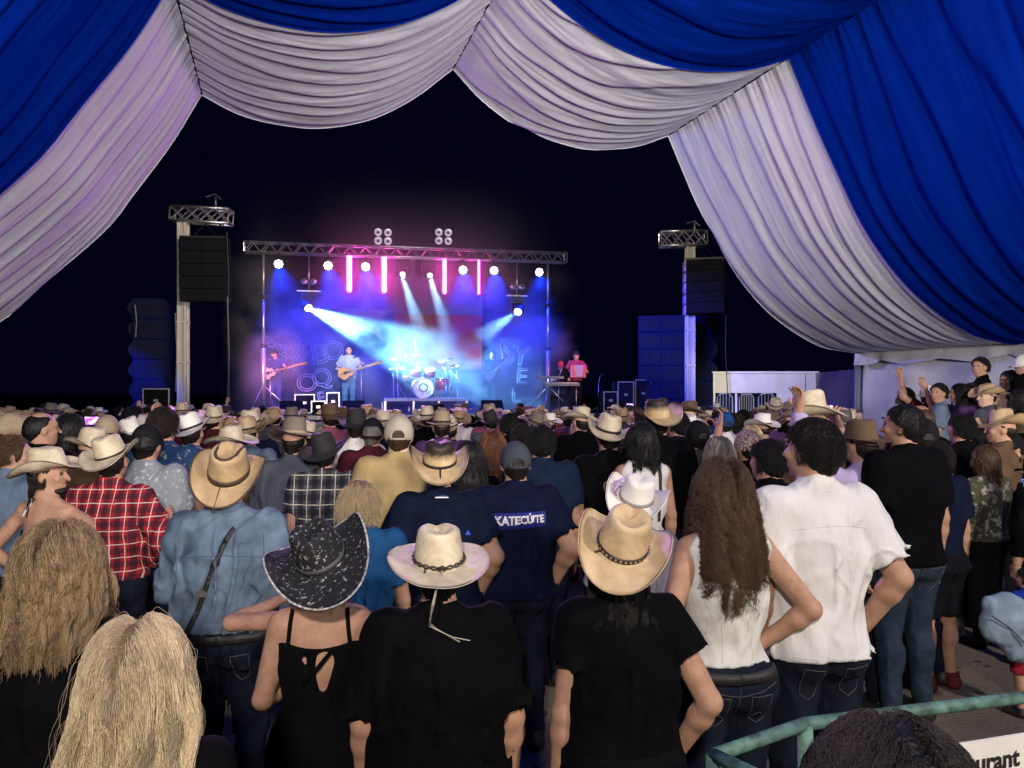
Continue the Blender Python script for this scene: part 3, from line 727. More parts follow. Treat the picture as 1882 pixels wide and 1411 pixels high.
def flat_strap(root, bv, name, pts, wid, m, off=.004, sub=8, front=False):
    c = []
    for (a, b2) in zip(pts[:-1], pts[1:]):
        for i in range(sub+1): t = i/sub; c.append((a[0]+(b2[0]-a[0])*t, a[1]+(b2[1]-a[1])*t))
    mb = MB(); V = []; 
    for i, p in enumerate(c):
        q = c[min(i+1, len(c)-1)]; q0 = c[max(i-1, 0)]; dx, dz = q[0]-q0[0], q[1]-q0[1]; L = math.hypot(dx, dz) or 1; nx, nz = -dz/L*wid/2, dx/L*wid/2
        a = on_back(bv, p[0]+nx, p[1]+nz, off, front); b2 = on_back(bv, p[0]-nx, p[1]-nz, off, front); mid = on_back(bv, p[0], p[1], off, front)
        if a is None or b2 is None or mid is None: continue
        dn = Vector((0, -.004 if not front else .004, 0))
        V.append((a, b2, a+dn, b2+dn))
    vs = [v for q in V for v in q]; fs = []
    for i in range(len(V)-1):
        k0, k1 = i*4, (i+1)*4; fs += [(k0+2,k0+3,k1+3,k1+2), (k0,k1,k1+1,k0+1), (k0,k0+2,k1+2,k1), (k0+1,k1+1,k1+3,k0+3)]
    mb.add(vs, fs, True); return mb.build(name, m, root)
def text_mesh(s, size=.1, outline=0, extrude=.0, space=1.0, bold=.0):
    cu = bpy.data.curves.new('lettering', 'FONT'); cu.body = s; cu.size = size; cu.align_x = 'CENTER'; cu.align_y = 'CENTER'; cu.extrude = extrude; cu.resolution_u = 3; cu.space_character = space
    if bold: cu.offset = bold
    if outline: cu.fill_mode = 'NONE'; cu.bevel_depth = outline; cu.bevel_resolution = 0
    o = bpy.data.objects.new('t', cu); col.objects.link(o); dg = bpy.context.evaluated_depsgraph_get()
    me = bpy.data.meshes.new_from_object(o.evaluated_get(dg)); bpy.data.objects.remove(o); bpy.data.curves.remove(cu)
    me.materials.clear(); me.name = 'lettering'; return me
def print_on(root, bv, name, me, x0, z0, m, off=.003, skew=0.0):
    me = me.copy(); keep = []
    for v in me.vertices:
        x, z = v.co.x+x0, v.co.y+z0+v.co.x*skew; q = on_back(bv, x, z, off)
        if q is None: q = Vector((x, -.16, z))
        v.co = q + Vector((0, -v.co.z, 0))
    me.update(); return link(name, me, root, m)

# ------------------------------------------------------------------ ground and marquee
def g_fn(nt):
    v = nt.coord(); a = nt.noise(v, .8, 6, .6); c = nt.noise(nt.coord((1,3,1)), 5, 6, .7)
    c1 = nt.ramp(a, [(.3, (.085,.066,.048)), (.55, (.15,.12,.085)), (.75, (.21,.175,.13))])
    dk = nt.ramp(c, [(.30, (1,1,1)), (.40, (0,0,0))]); nt.l(nt.mix(nt.math('MULTIPLY', dk, .8), c1, (.02,.017,.014)), nt.b.inputs['Base Color'])
    nt.bump(nt.math('ADD', c, nt.noise(v, 40, 4)), .5, .02)
M_ground = mat('trodden_dirt', (.1,.08,.06), .9, fn=g_fn)
gm = MB(); N_ = 60
gv = [((i/N_-.5)*400, (j/N_-.5)*400+60, 0) for i in range(N_+1) for j in range(N_+1)]
gm.add(gv, [(i*(N_+1)+j, (i+1)*(N_+1)+j, (i+1)*(N_+1)+j+1, i*(N_+1)+j+1) for i in range(N_) for j in range(N_)], True)
tag(gm.build('ground', M_ground), kind='structure')
# scuffs, trodden cups and scraps on the floor that shows at the right
scr = MB(); r_ = random.Random(3)
for i in range(420):
    x, y = r_.uniform(-2, 6.5), r_.uniform(2.2, 9); s_ = r_.uniform(.01, .05); a = r_.uniform(0, 3.14); n_ = r_.randint(4, 7)
    pl = [(s_*r_.uniform(.5,1.3)*math.cos(k*6.283/n_), s_*r_.uniform(.3,.8)*math.sin(k*6.283/n_)) for k in range(n_)]
    scr.prism(pl, .008, Matrix.Translation((x, y, .006)) @ Matrix.Rotation(a, 4, 'Z') @ Matrix.Rotation(r_.uniform(-.2,.2), 4, 'X'))
tag(scr.build('litter', mat('scrap_dark', (.035,.028,.022), .9, noise=(3,.8))), kind='stuff')

def fabric(name, c, trans):
    def fn(nt):
        nt.bump(nt.math('ADD', nt.noise(nt.coord((2.2,2.2,2.2)), 2, 5, .6), nt.math('MULTIPLY', nt.noise(nt.coord((500,500,500)), 1, 1), .02)), .35, .03)
        f = nt.noise(nt.coord((.7,.7,.7)), 2, 4)
        nt.l(nt.ramp(f, [(.3, tuple(x*.90 for x in c)), (.7, c)]), nt.b.inputs['Base Color'])
    return mat(name, c, .95, spec=.06 if not trans else 0.0, fn=fn)
M_white = fabric('voile_white_light_tint', (.72,.71,.80), 0); M_blue = fabric('voile_blue', (.001,.020,.27), 1)  # white cloth carries a lavender tint standing in for purple ambient light
def lz(px, py):
    u, v = (px-CX)/F, (HY-py)/F; Y = SD/(AX[1]+AX[0]*u); return ((LX[0]*u+LX[1])*Y, v*Y+CAMZ)
EDGES = {
 'a': [(-420,742),(-250,702),(-120,655),(0,587),(50,550),(125,485),(200,415),(250,350),(320,260),(372,175)],
 'b': [(372,175),(440,210),(520,231),(600,236),(680,221),(755,186),(833,128)],
 'c': [(833,128),(885,183),(960,234),(1030,262),(1100,272),(1170,267),(1228,250)],
 'd': [(1228,250),(1262,330),(1300,410),(1340,487),(1390,553),(1440,598),(1500,634),(1540,645),(1575,650)]}
def resample(pts, n):
    p = np.array(pts); out = []
    P0 = np.vstack([2*p[0]-p[1], p, 2*p[-1]-p[-2]])
    for i in range(1, len(P0)-2):
        for t in np.linspace(0, 1, 20, endpoint=False):
            a, b2, c, d = P0[i-1:i+3]; out.append(.5*((2*b2)+(-a+c)*t+(2*a-5*b2+4*c-d)*t*t+(-a+3*b2-3*c+d)*t**3))
    out.append(p[-1]); out = np.array(out); L = np.concatenate([[0], np.cumsum(np.linalg.norm(np.diff(out, axis=0), axis=1))])
    q = np.linspace(0, L[-1], n); return np.stack([np.interp(q, L, out[:, i]) for i in range(2)], 1)
def drape(key, s0, s1, m, label, seed, inset=0.0):
    nl, ns = 64, int(abs(s1-s0)/.022); cs = resample([lz(*p) for p in EDGES[key]], nl)
    tg = np.gradient(cs, axis=0); tg /= np.linalg.norm(tg, axis=1, keepdims=True); nr = np.stack([tg[:,1], -tg[:,0]], 1)   # into the tent (down)
    f = np.linspace(0, 1, nl); S = np.linspace(s0, s1, ns); FF, SS = np.meshgrid(f, S)
    hang = np.sin(math.pi*FF)**.6
    ph = SS/(.39 if s1 > 9 else .50) + vnoise(SS*1.1, FF*1.3, FF*0, seed)*1.7 + (vnoise(SS*2.3, FF*3, FF*0, seed+1)-.5)*.5
    fr = ph-np.floor(ph); amp = .016+.034*hang*(.45+1.1*vnoise(SS*1.6, FF*.6, FF*0, seed+2))
    bil = fr**1.25*(1-fr**12)*1.25
    fine = (np.abs(vnoise(SS*11+FF*2.2*np.sin(SS*2), FF*5, FF*0, seed+3)-.5)*2)*.010 + (vnoise(SS*5-FF*7, FF*4, FF*0, seed+4)-.5)*.016*hang
    edgeg = np.exp(-np.minimum(FF, 1-FF)/.035)*np.abs(np.sin(SS*34+vnoise(SS*6, FF*0, FF*0, seed+6)*8))*.010
    fade = np.clip((SS-s0)/.15 if s0 > 7 else (s1-SS)/.15, .1, 1)
    D = (amp*bil + fine + edgeg - .03)*fade + inset
    l = cs[None, :, 0]+nr[None, :, 0]*D; z = cs[None, :, 1]+nr[None, :, 1]*D
    X = LX[0]*l+AX[0]*SS; Y = LX[1]*l+AX[1]*SS
    V = np.stack([X, Y, z], 2).reshape(-1, 3)
    i, j = np.meshgrid(np.arange(ns-1), np.arange(nl-1), indexing='ij'); q = (i*nl+j).ravel()
    Q = np.stack([q, q+1, q+nl+1, q+nl], 1)
    o = link('ceiling_drape', np_mesh('ceiling_drape', V, Q), None, m); tag(o, label, 'drape', 'pleated ceiling drapes of the marquee'); 
    # rolled hem along both open edges
    hm_ = MB()
    k = ns-1; hm_.tube([tuple(V[k*nl+j]) for j in range(0, nl, 2)]+[tuple(V[k*nl+nl-1])], .010, 5)
    hm_.build('hem', m, o)
    return o
WB = 7.9
drape('a', WB, SD, M_white, 'white pleated drape at far left edge of the marquee mouth', 11)
drape('b', WB, SD, M_white, 'white pleated drape swag left of the marquee peak', 23)
drape('c', WB, SD, M_white, 'white pleated drape swag right of the marquee peak', 37)
drape('d', WB, SD, M_white, 'white pleated drape falling to the eave at the right side wall', 41)
drape('a', -1.0, WB+.04, M_blue, 'royal blue pleated drape filling the upper left corner', 53, .012)
drape('b', -1.0, WB+.04, M_blue, 'royal blue drape sliver above the left white swag', 61, .012)
drape('c', -1.0, WB+.04, M_blue, 'royal blue pleated drape above the white swag right of the peak', 71, .012)
drape('d', -1.0, WB+.04, M_blue, 'royal blue pleated drape filling the upper right corner', 83, .012)
fr_ = empty('marquee_frame', TP(0, 5, 0)); tag(fr_, 'thin aluminium purlins of the marquee along the seams between drapes', 'tent frame')
M_alu = mat('aluminium', (.55,.55,.58), .35, .9, noise=(6,.15))
def rel(root, p): return Vector(p)-Vector(root.location)
for px_, py_ in ((372,175),(833,128),(1228,250)):
    l_, z_ = lz(px_, py_); mb = MB(); mb.tube([rel(fr_, TP(l_, -1, z_+.15)), rel(fr_, TP(l_, SD-.1, z_+.15))], .028, 8); mb.build('purlin', M_alu, fr_)
lE, zE = lz(1575, 650)
mb = MB(); mb.tube([rel(fr_, TP(lE+.06, -1, zE+.02)), rel(fr_, TP(lE+.06, SD, zE+.02))], .045, 8); mb.build('eave_beam', M_alu, fr_)
mb = MB(); mb.tube([rel(fr_, TP(lE+.05, SD+.04, 0)), rel(fr_, TP(lE+.05, SD+.04, zE))], .055, 10); mb.build('leg', mat('leg_bluegrey', (.16,.19,.27), .5), fr_)
lL, zL = lz(-420, 742)
mb = MB(); mb.tube([rel(fr_, TP(lL, SD, 0)), rel(fr_, TP(lL, SD, zL))], .055, 10); mb.build('leg', M_alu, fr_)
for fl_ in FLOODS:      # the two tent floodlights stand on poles behind the photographer
    t_ = empty('floodlight_stand', (fl_[0][0], fl_[0][1]-.12, 0)); tag(t_, 'tall work light on a pole '+('left' if fl_[0][0] < 2 else 'right')+' behind the crowd', 'floodlight', 'work lights behind the photographer')
    mb = MB(); mb.cyl((0,-.1,0), (0,-.1,4.3), .03, 8); mb.build('pole', M_alu, t_)
    mb = MB(); mb.box((0,-.09,4.3), (.5,.10,.4), (R(-15),0,0)); mb.build('lamp_housing', M_leather, t_)
# side wall of white sheet with a scalloped valance
def sheet_fn(nt):
    nt.bump(nt.noise(nt.coord((1.2,1.2,.35)), 2, 4, .6), .5, .08)
    f = nt.noise(nt.coord((.5,.5,.2)), 2, 5, .6); nt.l(nt.ramp(f, [(.3,(.48,.48,.50)), (.7,(.62,.62,.63))]), nt.b.inputs['Base Color'])
M_sheet = mat('pvc_sheet', (.6,.6,.6), .42, spec=.4, fn=sheet_fn)
def curtain(name, p0, p1, z0, z1, m, label=None, cat=None, kind=None, wav=.03, per=.8, seed=0, parent=None, nz=14):
    p0, p1 = np.array(p0), np.array(p1); L = np.linalg.norm(p1-p0); d = (p1-p0)/L; nrm = np.array((-d[1], d[0])); n = max(8, int(L/.05))
    S, Z = np.meshgrid(np.linspace(0, L, n), np.linspace(z0, z1, nz)); q = S/per
    w_ = wav*(np.sin(q*6.283+vnoise(q*1.3, Z*.4, Z*0, seed)*5)*(.35+.65*vnoise(q, Z*.5, Z*0, seed+1))+(vnoise(q*3+Z, Z*1.2, Z*0, seed+2)-.5))
    V = np.stack([p0[0]+d[0]*S+nrm[0]*w_, p0[1]+d[1]*S+nrm[1]*w_, Z], 2).reshape(-1, 3)
    i, j = np.meshgrid(np.arange(nz-1), np.arange(n-1), indexing='ij'); k_ = (i*n+j).ravel(); Q = np.stack([k_, k_+1, k_+n+1, k_+n], 1)
    o = link(name, np_mesh(name, V, Q), parent, m); tag(o, label, cat, None, kind); return o
wl = curtain('side_wall', TP(lE+.05, SD-.05, 0)[:2], TP(lE+.05, -1, 0)[:2], 0, zE, M_sheet, 'long white plastic side wall of the marquee', 'tent wall', wav=.05, per=2.4, seed=5)
vm = MB(); n_ = 420; V = []; rnd = np.random.default_rng(9)
for i in range(n_):
    s_ = SD+.02-i*.0285; ph = (s_/1.15) % 1; dz = .17+.07*abs(math.sin(math.pi*ph))+.01*math.sin(s_*9); off = -.05-.03*math.sin(s_*7+math.sin(s_*3)*2)
    for k in range(4):
        t = k/3; V.append(TP(lE+off*t-.02, s_, zE+.03-dz*t))
vm.add(V, [(i*4+k, i*4+k+1, i*4+k+5, i*4+k+4) for i in range(n_-1) for k in range(3)], True)
tag(vm.build('valance', M_sheet), 'scalloped white valance hanging from the right eave', 'valance')
# far sheet screen and box trailer beyond the mouth, right
curtain('screen_wall', P(1588,0,15.6)[:2], P(1498,0,19.5)[:2], 0, CAMZ+.42, mat('sheet_grey', (.34,.34,.36), .6, noise=(1.2,.15)), 'grey sheet screen between the box trailer and the marquee leg', 'screen', wav=.05, per=.9, seed=8)
tr = empty('box_trailer', P(1406,0,24)[:2]+(0,), R(-3)); tag(tr, 'white box trailer with a dark open hatch beyond the crowd', 'trailer')
M_trail = mat('trailer_white', (.62,.60,.54), .5, noise=(1.5,.12), bump=(3,.2,.02))
k_ = 24/F; xa, xb, xc = (1313-1406)*k_, (1427-1406)*k_, (1500-1406)*k_; zt, zo = CAMZ+30*k_, CAMZ-7*k_
mb = MB(); mb.box(((xa+xc)/2, .0, (zt+zo)/2), (xc-xa, .06, zt-zo)); mb.box(((xb+xc)/2, 0, (zo+.5)/2), (xc-xb, .06, zo-.5)); mb.build('side_panel', M_trail, tr)
mb = MB(); mb.box(((xa+xc)/2, 1.2, zt+.02), (xc-xa+.1, 2.5, .05)); mb.build('roof', M_trail, tr)
mb = MB(); mb.box(((xa+xc)/2, 2.4, zt/2+.2), (xc-xa, .05, zt-.4)); mb.build('back_panel', mat('trailer_dark', (.02,.02,.022), .8), tr)
mb = MB(); mb.box(((xa+xc)/2, 1.2, .5), (xc-xa, 2.4, .08)); mb.build('floor_pan', mat('trailer_dark'), tr)
mb = MB(); 
for x0_, x1_, y0_, y1_ in ((xa, xc, zt-.01, zt+.03), (xc-.03, xc+.03, .5, zt), (xa-.03, xa+.03, .5, zt)): mb.box(((x0_+x1_)/2, -.05, (y0_+y1_)/2), (x1_-x0_, .05, y1_-y0_))
mb.build('trim', mat('trim_pale', (.75,.74,.70), .4), tr)
mb = MB(); mb.box(((xb+xc)/2+.25, -.045, (zt+zo)/2), (.012, .01, zt-zo-.05)); mb.build('door_seam', mat('trailer_dark'), tr)
for sx in (xb+.5, xc-.5):
    mb = MB(); mb.cyl((sx, .1, .35), (sx, .35, .35), .34, 20); mb.build('wheel', M_sole, tr)
M_galv = mat('galvanised', (.50,.47,.42), .45, .6)
def small_gate(px, wpx, n, label, arch):
    d = 22.8; c = P(px, 0, d); t = empty('barrier', (c[0], c[1], 0)); tag(t, label, 'barrier', 'steel barriers by the trailer hatch')
    w_ = wpx*d/F; zt_ = CAMZ-9*d/F; m_ = MB()
    ar = [(-w_/2, 0, .7), (-w_/2, 0, zt_-.1), (-w_/2+.08, 0, zt_)] + ([(0, 0, zt_+.02)] if arch else []) + [(w_/2-.08, 0, zt_), (w_/2, 0, zt_-.1), (w_/2, 0, .7)]
    m_.tube([(p[0], 0, max(p[2], .0)) for p in [(-w_/2,0,0)]+ar+[(w_/2,0,0)]], .020, 6); m_.build('frame', M_galv, t)
    for i in range(n):
        x = -w_/2+w_*(i+1)/(n+1); m_ = MB(); m_.cyl((x,0,.25), (x,0,zt_-.02), .011, 5); m_.build('bar', M_galv, t)
small_gate(1332, 28, 4, 'arched steel barrier at the left of the dark hatch', True); small_gate(1372, 26, 5, 'low steel barrier in the middle of the dark hatch', False); small_gate(1409, 30, 4, 'arched steel barrier at the right of the dark hatch', True)
mb = MB(); c_ = P(1353, 0, 22.5); mb.cyl((c_[0], c_[1], 0), (c_[0], c_[1], CAMZ-5*22.5/F), .035, 8); tag(mb.build('post', M_trail), 'thin white post before the trailer hatch', 'post')

# ------------------------------------------------------------------ stage
O_ = np.array((-6.86, 19.6)); E2 = np.array((.978, .210)); N2 = np.array((-.210, .978)); RZ = math.atan2(.210, .978); DECK = 1.35
def SPX(px, py=None, b=0.0):
    u = (px-CX)/F; t = (b+O_@N2)/(u*N2[0]+N2[1]); z = None if py is None else CAMZ+(HY-py)/F*t
    return (u*t, t, z if z is not None else 0)
def kx(px, b=0.0): return F/SPX(px, 0, b)[1]
def SA(a, b, z): return (O_[0]+E2[0]*a+N2[0]*b, O_[1]+E2[1]*a+N2[1]*b, z)
M_truss = mat('truss_aluminium', (.62,.60,.62), .32, .85); M_blk = mat('black_paint', (.012,.012,.014), .5, bump=(80,.2,.003))
M_blkcab = mat('cabinet_black', (.008,.008,.011), .85, spec=.12, bump=(150,.4,.003)); M_cloth_blk = cloth('backdrop_cloth', (.014,.014,.022), .3)
st = empty('stage', SA(4.3, 0, 0), RZ); st['kind'] = 'structure'
mb = MB(); mb.box((0, 1.7, DECK-.06), (10.6, 5.6, .12)); mb.build('deck', mat('deck_black', (.03,.03,.035), .35, bump=(12,.2,.01)), st)
mb = MB(); mb.box((0, -1.08, DECK/2-.07), (10.5, .03, DECK-.14)); mb.build('skirt', M_blk, st)
mb = MB(); mb.box((0, -1.11, DECK-.06), (10.6, .03, .10)); mb.build('edge_trim', mat('edge_white', (.7,.68,.66), .5), st)
for i in range(-5, 6, 2):
    mb = MB(); mb.box((i*1.0, -1.0, DECK/2-.07), (.06, .06, DECK-.14)); mb.build('leg', M_truss, st)
BR = {}
def truss(name, p0, p1, h, dpt, label, step=.42, chord_r=.025, brace_r=.012, xb=False, cat='truss'):
    p0, p1 = Vector(p0), Vector(p1); L = (p1-p0).length; d = (p1-p0).normalized(); rz = math.atan2(d.y, d.x)
    t = empty(name, p0, rz); t.rotation_euler = (0, -math.asin(max(-1, min(1, d.z))), rz); tag(t, label, cat)
    for y in (0, dpt):
        for z in (0, -h):
            m_ = MB(); m_.tube([(0, y, z), (L, y, z)], chord_r, 8); m_.build('chord', M_truss, t)
    n = max(1, round(L/step)); s_ = L/n
    key = (round(s_, 3), h, xb)
    if key not in BR:
        a = MB(); a.tube([(0,0,-h), (s_/2,0,0)], brace_r, 5); a.tube([(s_/2,0,0), (s_,0,-h)], brace_r, 5)
        if xb: a = MB(); a.tube([(0,0,-h), (s_,0,0)], brace_r*1.3, 5); a.tube([(0,0,0), (s_,0,-h)], brace_r*1.3, 5)
        BR[key] = a.mesh('brace')
    for i in range(n):
        for y in (0, dpt):
            o = link('brace', BR[key], t, M_truss); o.location = (i*s_, y, 0)
    for x in (0, L):
        m_ = MB(); m_.tube([(x,0,0),(x,dpt,0),(x,dpt,-h),(x,0,-h),(x,0,0)], brace_r*1.3, 5); m_.build('end_frame', M_truss, t)
    m_ = MB()
    for i in range(n): m_.tube([(i*s_, 0, 0), ((i+1)*s_, dpt, 0)], brace_r, 4); m_.tube([(i*s_, dpt, -h), ((i+1)*s_, 0, -h)], brace_r, 4)
    m_.build('cross_brace', M_truss, t); return t
truss('lighting_truss', SPX(448, 443), SPX(1042, 464), .26, .28, 'long aluminium lattice truss over the stage carrying the lamps')
for px_, lab in ((484, 'slim aluminium truss stand at the left of the stage'), (1007, 'slim aluminium truss stand at the right of the stage')):
    b0 = SPX(px_, 0, .14); ztop = SPX(px_, 462 if px_ < 900 else 481, .14)[2]; t = empty('truss_stand', (b0[0], b0[1], DECK)); tag(t, lab, 'stand')
    h_ = ztop-DECK
    for z0_, z1_, r0_ in ((0, h_*.42, .075), (h_*.40, h_*.72, .045), (h_*.70, h_, .032)):
        mb = MB(); mb.cyl((0,0,z0_), (0,0,z1_), r0_*.9, 10); mb.build('pole_section', M_truss, t)
    for z0_ in (h_*.42, h_*.72):
        mb = MB(); mb.cyl((0,0,z0_-.05), (0,0,z0_+.05), .07, 10); mb.cyl((0,0,z0_), (.14,0,z0_+.03), .012, 6); mb.build('clamp', M_blk, t)
    for a in (20, 140, 260):
        mb = MB(); mb.tube([(0,0,.75), (.75*math.cos(R(a)), .75*math.sin(R(a)), .03)], .022, 6); mb.build('leg', M_truss, t)

# backdrop cloth, flag, side banners
a0_, b0_ = SPX(486, 0, 2.75), SPX(1012, 0, 2.75)
curtain('backdrop_curtain', a0_[:2], b0_[:2], DECK, 5.5, M_cloth_blk, 'dark stage curtain behind the band', 'curtain', wav=.07, per=.45, seed=3, nz=20)
fl = empty('flag', SPX(724, 590, 2.35), RZ); tag(fl, 'huge lone star flag hung flat at the back of the stage', 'flag')
def wavy(name, x0, x1, z0, z1, m, parent, seed=0, y=0, amp=.02):
    n, q = 24, 16; X, Z = np.meshgrid(np.linspace(x0, x1, n), np.linspace(z0, z1, q)); Yy = y+amp*(vnoise(X*1.5+9, Z*.8+9, X*0, seed)-.5)*2
    i, j = np.meshgrid(np.arange(q-1), np.arange(n-1), indexing='ij'); k_ = (i*n+j).ravel()
    return link(name, np_mesh(name, np.stack([X, Yy, Z], 2).reshape(-1, 3), np.stack([k_, k_+1, k_+n+1, k_+n], 1)), parent, m)
kf = 64.0; wF0, wF1 = -104/kf, 171/kf; zF1, zF0 = 90/kf, -92/kf
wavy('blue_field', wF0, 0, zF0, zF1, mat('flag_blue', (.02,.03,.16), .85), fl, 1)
wavy('white_stripe', 0, wF1, 14/kf, zF1, mat('flag_white_blue_lit', (.10,.12,.30), .85), fl, 2)  # stripe is white cloth; blue stage light is put into its colour
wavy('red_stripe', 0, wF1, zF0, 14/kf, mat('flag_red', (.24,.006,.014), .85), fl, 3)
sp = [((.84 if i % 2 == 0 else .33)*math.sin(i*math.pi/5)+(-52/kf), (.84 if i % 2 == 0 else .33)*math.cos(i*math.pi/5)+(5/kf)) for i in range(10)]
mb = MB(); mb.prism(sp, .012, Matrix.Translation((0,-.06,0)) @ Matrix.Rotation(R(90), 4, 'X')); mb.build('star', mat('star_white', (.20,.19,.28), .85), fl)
mb = MB(); mb.box((.32, .02, zF1+.28), (.62, .03, .55)); mb.build('top_panel', mat('panel_grey', (.30,.30,.36), .7), fl)
M_outl = mat('print_pale', (.8,.8,.9), .7)
def banner(px0, px1, py0, py1, b, label, items):
    c = SPX((px0+px1)/2, (py0+py1)/2, b); t = empty('banner', c, RZ); tag(t, label, 'banner', 'dark band banners either side of the drums')
    k_ = kx((px0+px1)/2, b); w_, h_ = (px1-px0)/k_/math.cos(RZ), (py1-py0)/k_
    wavy('cloth', -w_/2, w_/2, -h_/2, h_/2, mat('banner_black', (.015,.015,.03), .8), t, 7, 0, .012)
    for (s_, px_, py_, size, rot, ol, sx) in items:
        me = text_mesh(s_, size/k_, outline=ol/k_, space=1.05); o = link('lettering', me, t, M_outl)
        o.location = ((px_-(px0+px1)/2)/k_/math.cos(RZ), -.05, -(py_-(py0+py1)/2)/k_); o.rotation_euler = (R(90), R(-rot), 0); o.scale = (sx, 1, 1)
    return t, k_
bt_, k_ = banner(487, 622, 608, 748, 2.0, 'dark cloth banner with outlined lettering behind the seated bassist',
  [('C', 500, 634, 15, -12, .35, 1), ('A', 509, 637, 15, -7, .35, 1), ('S', 518, 638.5, 15, -2, .35, 1), ('S', 527, 638.5, 15, 2, .35, 1), ('A', 536, 637, 15, 6, .35, 1), ('N', 545.5, 634.5, 15, 9, .35, 1), ('C', 555, 631.5, 15, 11, .35, 1), ('E', 564, 629, 15, 13, .35, 1), ('L', 572, 627, 15, 13, .35, 1),
   ('I', 525, 668, 52, 0, .55, 1.1), ('Y', 543, 664, 56, 6, .55, 1.1), ('W', 563, 659, 50, 10, .55, .8), ('B', 586, 652, 52, 10, .6, 1.15), ('O', 610, 645, 50, 10, .6, 1.0),
   ('O', 564, 705, 46, 8, .6, 1.05), ('Q', 590, 695, 46, 10, .6, 1.0), ('F', 588, 732, 30, 8, .5, 1)])
ar_ = MB(); ar_.tube([((500-554.5+x)/k_, -.05, (678-640+8-20*math.sin(x/75*3.0)**1)/k_-.1) for x in np.linspace(-10, 85, 14)], .5/k_, 4); ar_.tube([((500-554.5+x)/k_, -.05, (678-622+4-18*math.sin(x/75*3.0)**1)/k_-.1) for x in np.linspace(-10, 72, 14)], .5/k_, 4); ar_.build('lettering_scroll', M_outl, bt_)
bt_, k_ = banner(898, 990, 600, 745, 2.0, 'dark cloth banner with outlined lettering right of the drums',
  [('N', 925, 626, 14, 6, .35, 1), ('C', 936, 625, 14, 0, .35, 1), ('H', 947, 626, 14, -6, .35, 1), ('O', 957, 629, 14, -12, .35, 1),
   ('S', 935, 652, 52, 0, .6, 1.0), ('Y', 957, 655, 52, -10, .6, 1.0), ('E', 958, 693, 42, -4, .6, 1.0), ('L', 948, 727, 38, 0, .5, 1)])

# lamps
M_lens_w = mat('lens_white', (0,0,0), .5, emit=(.9,.93,1), estr=6); M_lens_w.cycles.emission_sampling = 'NONE'
M_tube = mat('tube_magenta', (0,0,0), .5, emit=(1, .05, .50), estr=30)
PAR = [(512,485,'first'),(603,488,''),(672,490,''),(851,496,''),(908,497,''),(991,500,'')]
par_lab = ['bright round stage light near the left end of the truss','bright round stage light left of the first pink tube','bright round stage light between the two left pink tubes','bright round stage light between the two right pink tubes','bright round stage light right of the last pink tube','bright round stage light near the right end of the truss']
def par_light(px, py, lab, r=.128, b=.14, spot=(.0,.03,1.0), power=1200, tgt=None):
    c = SPX(px, py, b); t = empty('stage_light', c, RZ); tag(t, lab, 'stage light', 'round stage lights under the truss')
    m_ = MB(); m_.lathe([(.04,.26),(.10,.24),(r*.95,.06),(r*1.05,.0),(r,.0)], (0,0,0), 18, Matrix.Rotation(R(-78), 3, 'X')); m_.build('housing', M_blk, t)
    nl = MB()
    for i in range(8):
        a = i*math.pi/4; nl.lathe([(.001,.0),(r*.27,.0)], (0,0,0), 8, Matrix.Rotation(R(-78), 3, 'X') @ Matrix.Identity(3))
        v = Matrix.Rotation(R(-78), 3, 'X') @ Vector((math.cos(a)*r*.64, math.sin(a)*r*.64, -.004)); nn = len(nl.v)
        for q in range(16): nl.v[nn-16+q] = tuple(Vector(nl.v[nn-16+q])+v)
    nl.lathe([(.001,-.004),(r*.27,-.004)], (0,0,0), 10, Matrix.Rotation(R(-78), 3, 'X')); nl.build('lens', M_lens_w, t)
    m_ = MB(); m_.tube([(-r*1.15,.1,0), (-r*1.15,.1,.22), (r*1.15,.1,.22), (r*1.15,.1,0)], .012, 5); m_.cyl((0,.1,.22), (0,.1,.34), .02, 6); m_.build('yoke', M_blk, t)
    lamp('SPOT', 'stage_lamp', (c[0]+.02, c[1]-.1, c[2]-.06), tgt or (c[0]*.9, c[1]+1.2, 1.4), power, spot, spot_size=R(80), spot_blend=.8, shadow_soft_size=.12)
    return t
for (px_, py_, _), lab in zip(PAR, par_lab): par_light(px_, py_, lab)
tube_lab = ['thick glowing pink tube light furthest left on the truss','thick glowing pink tube light left of the drums','glowing pink tube light right of the two moving heads','thinnest glowing pink tube light furthest right on the truss']
for (px_, y0_, y1_, r0_), lab in zip(((642,466,537,.068),(706,470,538,.068),(817,473,540,.052),(880,477,541,.030)), tube_lab):
    a, b_ = SPX(px_, y0_, .1), SPX(px_, y1_, .1); t = empty('tube_light', b_, RZ); tag(t, lab, 'tube light', 'pink tube lights hanging from the truss')
    h_ = a[2]-b_[2]; m_ = MB(); m_.lathe([(.001,0),(r0_*.7,.01),(r0_,r0_),(r0_,h_-r0_),(r0_*.7,h_-.01),(.001,h_)], (0,0,0), 12); m_.build('tube', M_tube, t)
    m_ = MB(); m_.cyl((0,0,h_), (0,0,h_+.08), .02, 6); m_.build('hanger', M_blk, t)
